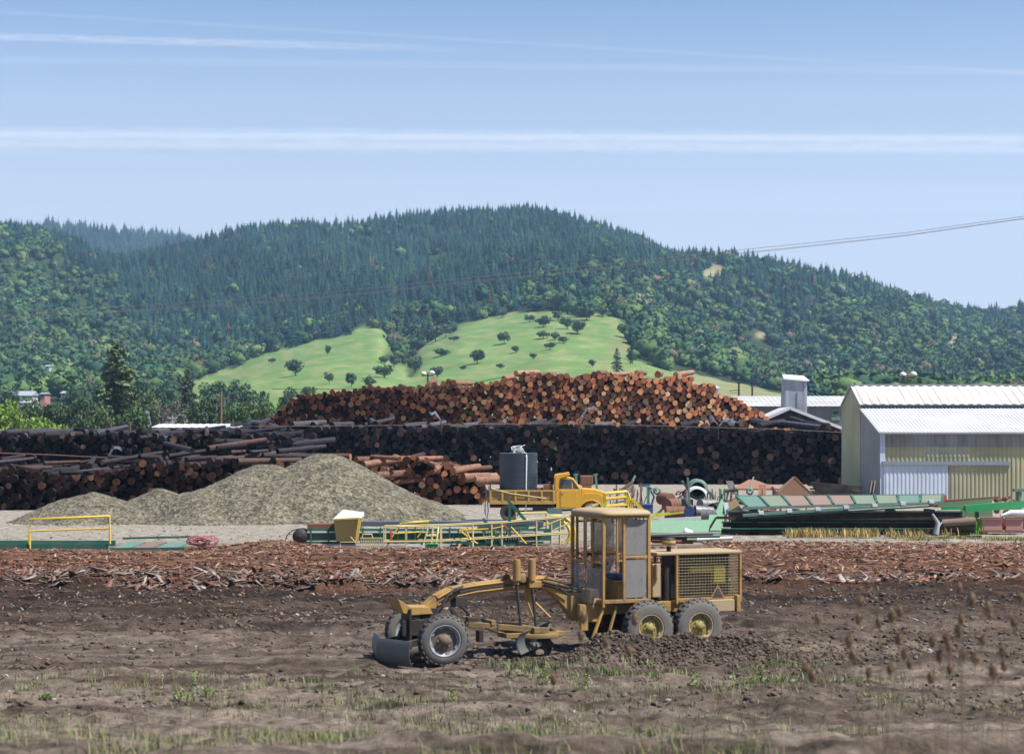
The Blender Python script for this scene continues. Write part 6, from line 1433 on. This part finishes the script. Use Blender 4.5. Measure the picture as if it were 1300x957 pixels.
for p, q in ((a[0], a[1]), (a[1], a[2])): b.add([p+Vector((0, 0, .12)), q+Vector((0, 0, .12)), q+Vector((0, 9, .12)), p+Vector((0, 9, .12)), p+Vector((0, 0, 0)), q+Vector((0, 0, 0)), q+Vector((0, 9, 0)), p+Vector((0, 9, 0))], [(0, 1, 2, 3), (7, 6, 5, 4), (0, 4, 5, 1), (1, 5, 6, 2), (2, 6, 7, 3), (3, 7, 4, 0)])
child(rt, 'roof', b, RF_L)
building('white_hall', 300, 884, 912, 493, 490, 12, M_WHT, RF_L, 'small sliver of white roof behind the stepped log stack')
building('low_white_shed', 175, 196, 300, 543, 538.5, 8, M_WHT, wallmat('pale_shed_roof', (.62, .63, .62), .3), 'long low white roof just above the left rear log deck', 'shed')
def house(px, yb, D, w_, h, roofh, wallc, roofc, label, name='farmhouse'):
    s = D/F; rt = root_at(name, px, D, label, 'house'); x = (px-CX)*s; z0 = CAMZ-(yb-HY)*s; ww = w_*s; hh = h*s; rt.location.z = 0
    b = MB(); b.b2((x-ww/2, D, z0-6), (x+ww/2, D+8, z0+hh)); child(rt, 'wall', b, wallc)
    b = MB(); b.prism([(D-.5, z0+hh), (D+4, z0+hh+roofh*s), (D+8.5, z0+hh)], x-ww/2-.4, x+ww/2+.4, plane='yz'); child(rt, 'roof', b, roofc)
    n = max(1, int(w_/5))
    for k in range(n):
        b = MB(); xx = x-ww/2+ww*(k+.5)/n; b.b2((xx-.5, D-.06, z0+hh*.35), (xx+.5, D-.01, z0+hh*.75)); child(rt, 'window', b, M_BLKW)
    return rt
M_RFG = paint('grey_shingle', (.30, .32, .36), 0, .8)
house(28, 507, 640, 25, 5, 6, M_WHT, M_RFG, 'white farmhouse with a grey roof left of the tall conifer')
house(27, 514, 600, 28, 3, 2, M_WHT, RF_L, 'long low white shed just below the farmhouse', 'long_shed'); house(84, 504, 660, 13, 5, 3, M_WHT, M_RFG, 'small white house right of the farmhouse', 'small_house')
house(54, 505, 680, 6, 5, 2, M_PINK, M_RFG, 'tiny reddish house between the two white houses', 'small_house'); house(85, 436, 1350, 9, 3, 2, M_WHT, M_RFG, 'small white house high in the left woods', 'hill_house'); house(22, 440, 1330, 5, 8, 2, paint('orange_wall', (.5, .3, .2), 0), M_RFG, 'narrow orange house in the left woods', 'hill_house')
house(60, 468, 1000, 6, 3, 2, M_WHT, M_RFG, 'tiny pale house in the woods above the farmhouse', 'hill_house')
# ================================================================ poles, wires, sprinklers
def pole(px, yt, D, yb=None, r=.13, arms=(), lamps=(), label='', name='utility_pole', mt=M_WOOD, lampmt=M_WHT, zb=-.1):
    rt = root_at(name, px, D, label, 'pole'); t = W(px, yt, D); b = MB(); b.cyl((t.x, D, zb), t, r, r*.7, n=8); child(rt, 'post', b, mt)
    for dz, w_ in arms: b = MB(); b.bar((t.x-w_/2, D, t.z-dz), (t.x+w_/2, D, t.z-dz), .12, .14); child(rt, 'cross_arm', b, mt)
    for dx, dz in lamps: b = MB(); b.lathe([(0, .3), (.12, .34), (.3, .18), (.34, .001)], (t.x+dx, D, t.z+dz), axis='z', n=12); b.bar((t.x, D, t.z-.05), (t.x+dx, D, t.z+dz+.1), .06); child(rt, 'lamp', b, lampmt)
    return rt
pole(1152.5, 474, 180, r=.12, arms=((.35, 1.3),), lamps=((-.45, -.2), (.5, -.15)), label='twin lamp floodlight pole behind the barn ridge', name='light_pole')
pole(543, 473, 215, r=.12, arms=((.3, 1.3),), lamps=((-.45, -.2), (.45, -.1)), label='twin lamp floodlight pole rising behind the log stack', name='light_pole')
pole(281, 498, 270, r=.16, arms=((.8, 2.2), (1.8, 1.4)), label='reddish wooden pole with cross arms among the valley trees', mt=paint('red_wood', (.22, .11, .07), 0))
for px, yt, lb in ((141, 534, 'left'), (165, 535, 'right')): pole(px, yt, 168, r=.10, arms=((.1, .35),), label=lb+' one of two short posts above the rear log deck', name='short_post', mt=M_RUST)
pole(219, 528, 200, r=.07, arms=((.2, .9), (.6, .5)), label='thin antenna mast on the long white roof', name='antenna_mast', mt=M_SILV)
rt = root_at('pole_frame', 947, 260, 'dark H shaped wooden pole frame beside the mill roof', 'pole'); D = 260
for x in (938, 955): b = MB(); t = W(x, 485, D); b.cyl((t.x, D, 0), t, .12, n=8); child(rt, 'post', b, M_BLKW)
b = MB(); pbar(b, D, (934, 486), (958, 485.5), .12, .12); pbar(b, D, (926, 496), (940, 495), .1, .1); pbar(b, D, (926, 499), (940, 498), .06, .06); child(rt, 'cross_arm', b, M_BLKW)
m_wire = paint('dull_wire', (.24, .20, .20), 0, .6)
wp = [(1420, 258), (1300, 275), (1150, 296), (1000, 312), (910, 321), (800, 333), (700, 344), (600, 353), (450, 369), (300, 381.5), (150, 390), (0, 396), (-120, 400)]
for k, (o1, o2, lb) in enumerate(((0, 0, 'uppermost'), (3.2, 3.5, 'middle'), (1.5, 7.5, 'lowest'))):
    pts = []
    for px, py in wp: f = (1420-px)/1540.; D = 340+160*f; pts.append(W(px, py+o1+(o2-o1)*f-(1.0*math.sin(k*2+f*3)), D+k*3))
    b = MB(); b.tube(pts, .045 if k == 0 else .038, 5); o = b.build('power_line', m_wire); tag(o, lb+' of three long power lines crossing in front of the ridge', 'power line')
b = MB(); ptube(b, 171, [(285, 541.5), (450, 540.5), (600, 538.5), (700, 537.5), (850, 541), (1000, 545), (1072, 549)], .026, n=5); o = b.build('water_hose', M_WOOD); tag(o, 'thin pale water hose strung along the top of the dark deck', 'hose')
b = MB(); ptube(b, 149, [(-30, 574), (60, 577), (140, 581), (200, 581), (300, 579.5), (330, 580), (352, 584), (372, 592)], .035, n=5); o = b.build('water_hose', M_RUST); tag(o, 'thin rusty water pipe across the left rear log deck', 'hose')
b = MB(); ptube(b, 195, [(345, 494), (420, 494), (540, 491), (600, 487), (640, 478)], .03, n=5); o = b.build('water_hose', M_DARK); tag(o, 'thin dark hose sagging over the red brown log stack', 'hose')
m, nt, b_ = mat('water_spray'); b_.inputs['Base Color'].default_value = (.8, .86, .95, 1); b_.inputs['Roughness'].default_value = .8
n = noise(nt, 3, 4, .7, pos(nt)); r = ramp(nt, n.outputs[0], [(.35, (.0,)*3), (.75, (.2,)*3)]); L(nt, r.outputs[0], b_.inputs['Alpha']); M_SPRAY = m
def sprinkler(px, py, D, tip, lb, r2=.5):
    rt = root_at('sprinkler', px, D, lb, 'sprinkler'); c = W(px, py, D); b = MB(); b.cyl((c.x, D, c.z-1.2), c, .05, n=6); b.cyl(c, c+Vector((.3, 0, .25)), .06, n=6); child(rt, 'riser', b, M_DARK)
    t = W(*tip, D); b = MB()
    for k in range(3): b.tube([c+Vector((0, -.1, 0)), c.lerp(t, .5)+Vector((0, -.2, .25+.1*k)), t+Vector((.1*k, -.3, -.1*k))], [.03, .05+.02*k, .11], 8)
    child(rt, 'water_jet', b, M_SPRAY)
sprinkler(137, 581, 148, (152, 567), 'sprinkler spraying over the left rear log deck'); sprinkler(560, 534, 170, (545, 524), 'sprinkler spraying on the middle of the log stack'); sprinkler(735, 533, 170, (755, 516), 'sprinkler spraying on the orange part of the stack'); sprinkler(345, 572, 146, (372, 590), 'sprinkler spraying down behind the tallest gravel pile'); sprinkler(912, 541, 172, (930, 533), 'sprinkler at the right end of the orange stack'); sprinkler(192, 540, 156, (186, 521), 'sprinkler at the back of the left rear deck')
# ================================================================ weeds and grasses
rg = np.random.RandomState(77)
def blades(name, cx, cy, n, h0, h1, spread, col, label, lean=.35, wd=.012, kind='stuff', cat=None):
    x = rg.normal(cx, spread[0], n) if np.isscalar(cx) else cx+rg.normal(size=len(cx))*spread[0]; n = len(x)
    y = rg.normal(cy, spread[1], n) if np.isscalar(cy) else cy+rg.normal(size=len(x))*spread[1]
    z = gz(x, y); h = rg.uniform(h0, h1, n); a = rg.uniform(0, 6.28, n); le = np.abs(rg.normal(size=n))*lean
    V = np.zeros((n, 7, 3)); dx, dy = np.cos(a), np.sin(a); px_, py_ = -dy*wd, dx*wd
    for k, f in enumerate((0, .4, .75)):
        off = h*le*f*f; w_ = (1-f*.5)
        V[:, 2*k, 0] = x+dx*off-px_*w_; V[:, 2*k, 1] = y+dy*off-py_*w_; V[:, 2*k+1, 0] = x+dx*off+px_*w_; V[:, 2*k+1, 1] = y+dy*off+py_*w_
        V[:, 2*k:2*k+2, 2] = (z+h*f*(1-.25*le*f))[:, None]-.02
    V[:, 6, 0] = x+dx*h*le; V[:, 6, 1] = y+dy*h*le; V[:, 6, 2] = z+h*(1-.3*le)
    T = np.array([(0, 1, 3), (0, 3, 2), (2, 3, 5), (2, 5, 4), (4, 5, 6)]); Fc = (T[None]+(np.arange(n)*7)[:, None, None]).reshape(-1, 3)
    col = np.array(col); c = col[rg.randint(0, len(col), n)]*(.7+.6*rg.rand(n))[:, None]
    o = link(name, np_mesh(name, V.reshape(-1, 3), Fc, [m_fol], tint=np.repeat(c, 7, 0)))
    return tag(o, label, cat, None, kind)
GR = [(.12, .18, .05), (.17, .23, .07), (.26, .26, .13), (.09, .12, .05)]; ST = [(.42, .31, .12), (.50, .38, .17), (.34, .25, .10)]
def at_px(px, D): return (np.asarray(px)-CX)*D/F
k = 120; D = rg.uniform(30, 37.6, k); px = rg.uniform(380, 1000, k)
blades('weedy_grass', at_px(px, D).repeat(12), D.repeat(12), 0, .03, .2, (.3, .25), GR, 'sparse green grass and weeds along the near edge of dirt', .5, .008)
k = 26; D = rg.uniform(37.5, 40.3, k); px = rg.uniform(600, 1100, k)
blades('green_weeds', at_px(px, D).repeat(34), D.repeat(34), 0, .04, .24, (.24, .14), GR, 'green weed tufts in front of the grader wheels', .6, .012)
k = 3200; D = rg.uniform(16.5, 38, k); px = rg.uniform(-50, 1350, k); q_ = fbm(at_px(px, D)/2.2, D/1.6, 91, 3) > .55; D = D[q_]; px = px[q_]
blades('verge_grass', at_px(px, D).repeat(9), D.repeat(9), 0, .05, .22, (.12, .12), [(.16, .18, .07), (.24, .22, .11), (.12, .16, .05)], 'thin dry verge grass at the bottom of the view', .6, .006)
px = np.concatenate([rg.normal(1032, 20, 26), rg.normal(1092, 14, 16), rg.normal(1160, 22, 12), rg.normal(1018, 8, 10)]); D = rg.uniform(87.6, 89, len(px))
blades('straw_grass', at_px(px, D).repeat(22), D.repeat(22), 0, .15, .5, (.14, .12), ST, 'dry straw coloured grass tufts along the foot of the steel stack', .45, .018)
px = rg.uniform(1150, 1320, 60); D = rg.uniform(84.5, 87, 60); blades('dry_turf', at_px(px, D).repeat(30), D.repeat(30), 0, .05, .2, (.3, .2), [(.35, .28, .13), (.25, .24, .1)], 'low dry turf at the right edge of the yard', .5, .02)
px = rg.uniform(1216, 1246, 20); D = rg.uniform(90, 94, 20); blades('tall_weeds', at_px(px, D).repeat(40), D.repeat(40), 0, .3, .85, (.15, .15), [(.12, .26, .04), (.17, .32, .05)], 'bright green weeds left of the pink boxes', .4, .03)
# small leafy weeds at the near edge: each a thing
def leafy(px, D, h, label, n=90, w_=.16):
    x = at_px(px, D); z = float(gz(np.array([x]), np.array([D]))[0]); rt = empty('leafy_weed', (float(x), D, z), 0, label, 'weed')
    b = MB(); 
    for k in range(4): b.tube([(0, 0, -.02), (rg.normal()*w_*.3, rg.normal()*w_*.2, h*.5), (rg.normal()*w_*.7, rg.normal()*w_*.4, h*(.75+.25*rg.rand()))], [.006, .005, .002], 5)
    b.build('stem', paint('weed_stem', (.14, .2, .06), 0), rt)
    P = np.stack([rg.normal(0, w_*.55, n), rg.normal(0, w_*.4, n), h*rg.uniform(.15, 1, n)], -1); P[:, :2] *= (1.25-P[:, 2:3]/h)
    M = rand_rot(n, rg); q = np.array([(-1, 0, 0), (0, -.35, .05), (1, 0, 0), (0, .35, .05)])*.5; V = (np.einsum('nij,vj->nvi', M, q)*rg.uniform(.04, .09, n)[:, None, None]+P[:, None]).reshape(-1, 3)
    o = link('leaves', np_mesh('leaves', V, np.arange(n*4).reshape(-1, 4), [m_fol], tint=np.repeat(np.array(GR)[rg.randint(0, 3, n)]*1.2, 4, 0)), rt)
for px, D, h, lb in ((246, 34, .52, 'tallest bright green leafy weed at lower left'), (228, 34.5, .22, 'small leafy weed left of the tallest weed'), (262, 35, .2, 'small leafy weed right of the tallest weed'), (60, 34.5, .12, 'tiny leafy weed far left at the bottom'), (575, 35, .28, 'leafy weed below the front wheel of the grader'), (690, 37, .3, 'leafy weed under the grader frame'), (745, 36, .34, 'leafy weed below the grader cab'), (880, 36.5, .36, 'leafy weed below the grader rear wheel'), (965, 36, .3, 'leafy weed lower right of the grader')): leafy(px, D, h, lb)
# tall dry seed head plants close to the camera, on the bank
m_head = tinted('dry_seed_head', .9, .4, 60, .5, .01); 
def teasel(px, D, heads, label, rs_):
    x = float(at_px(px, D)); z = float(gz(np.array([x]), np.array([D]))[0]); rt = empty('dry_teasel', (x, D, z), 0, label, 'dry plant', 'dry teasels in the foreground')
    b = MB(); 
    hp = []
    for hx, hy in heads:
        p = W(hx, hy, D)-Vector((x, D, z)); p.y = rs_.uniform(-.25, .25); hp.append(p)
        b.tube([(rs_.uniform(-.02, .02), 0, -.03), (p.x*.35, p.y*.4, p.z*.5), (p.x*.85, p.y*.9, p.z*.85), (p.x, p.y, p.z-.04)], [.003, .003, .0022, .002], 5)
    b.build('stem', paint('dry_stem', (.22, .17, .10), 0), rt)
    for p in hp:
        n = 150; r_ = .028+.013*rs_.random(); hgt = r_*1.75; d = rg.normal(size=(n, 3)); d /= np.linalg.norm(d, axis=1)[:, None]
        P = d*[r_*.72, r_*.72, hgt*.8]; tip = d*[r_*1.25, r_*1.25, hgt*1.15]; sd_ = np.cross(d, rg.normal(size=(n, 3))); sd_ /= np.linalg.norm(sd_, axis=1)[:, None]
        V = np.stack([P-sd_*.004, P+sd_*.004, tip], 1).reshape(-1, 3); Fc = np.arange(n*3).reshape(-1, 3)
        b = MB(); b.lathe([(-hgt*.9, .001), (-hgt*.6, r_*.6), (0, r_*.85), (hgt*.6, r_*.6), (hgt*.95, .001)], (0, 0, 0), axis='z', n=10)
        V0 = np.array(b.v); F0 = np.array([(a, b_, c) for a, b_, c, d_ in b.f]+[(a, c, d_) for a, b_, c, d_ in b.f])
        VV = np.vstack([V0, V]); FF = np.vstack([F0, Fc+len(V0)]); cc = np.tile([.20, .135, .085], (len(VV), 1)); cc[len(V0):] *= .9+.6*rg.rand(len(VV)-len(V0), 1)
        o = link('seed_head', np_mesh('seed_head', VV, FF, [m_head], tint=cc), rt); o.location = p
rt_ = random.Random(5)
TS = [(1042, 17, [(1040, 786), (1025, 848), (1033, 858)], 'dry seed head plant standing leftmost of the right hand group'), (1098, 16.5, [(1094, 764), (1085, 781), (1080, 830), (1079, 812)], 'dry seed head plant second from the left of the right group'),
      (1122, 17.5, [(1111, 786), (1127, 778), (1136, 807), (1108, 857)], 'dry seed head plant with two large heads high up'), (1150, 16, [(1149, 779), (1151, 830), (1162, 845), (1137, 853)], 'dry seed head plant left of the pale stem'),
      (1190, 17, [(1177, 810), (1203, 810), (1196, 834), (1179, 857)], 'dry seed head plant in the middle of the right group'), (1222, 16.2, [(1210, 743), (1212, 781), (1223, 802), (1228, 832), (1240, 835)], 'tall dry seed head plant with a head left of the tallest'),
      (1245, 15.5, [(1242, 764), (1252, 772), (1248, 812), (1253, 847)], 'dry seed head plant with the biggest head near the right edge'), (1272, 16.5, [(1265, 821), (1277, 845), (1293, 757), (1288, 790)], 'dry seed head plant at the right edge of the view'),
      (1202, 18, [(1208, 822), (1201, 846), (1214, 850)], 'low dry seed head plant under the middle group'), (742, 17, [(741, 785), (737, 805)], 'dry seed head plant before the rear of the grader frame'), (806, 17.5, [(806, 785), (768, 812), (800, 829)], 'dry seed head plant before the grader rear wheels'), (702, 16.5, [(702, 858), (930, 829)][:1], 'single low dry seed head left of the others')]
for px, D, heads, lb in TS: teasel(px, D, heads, lb, rt_)
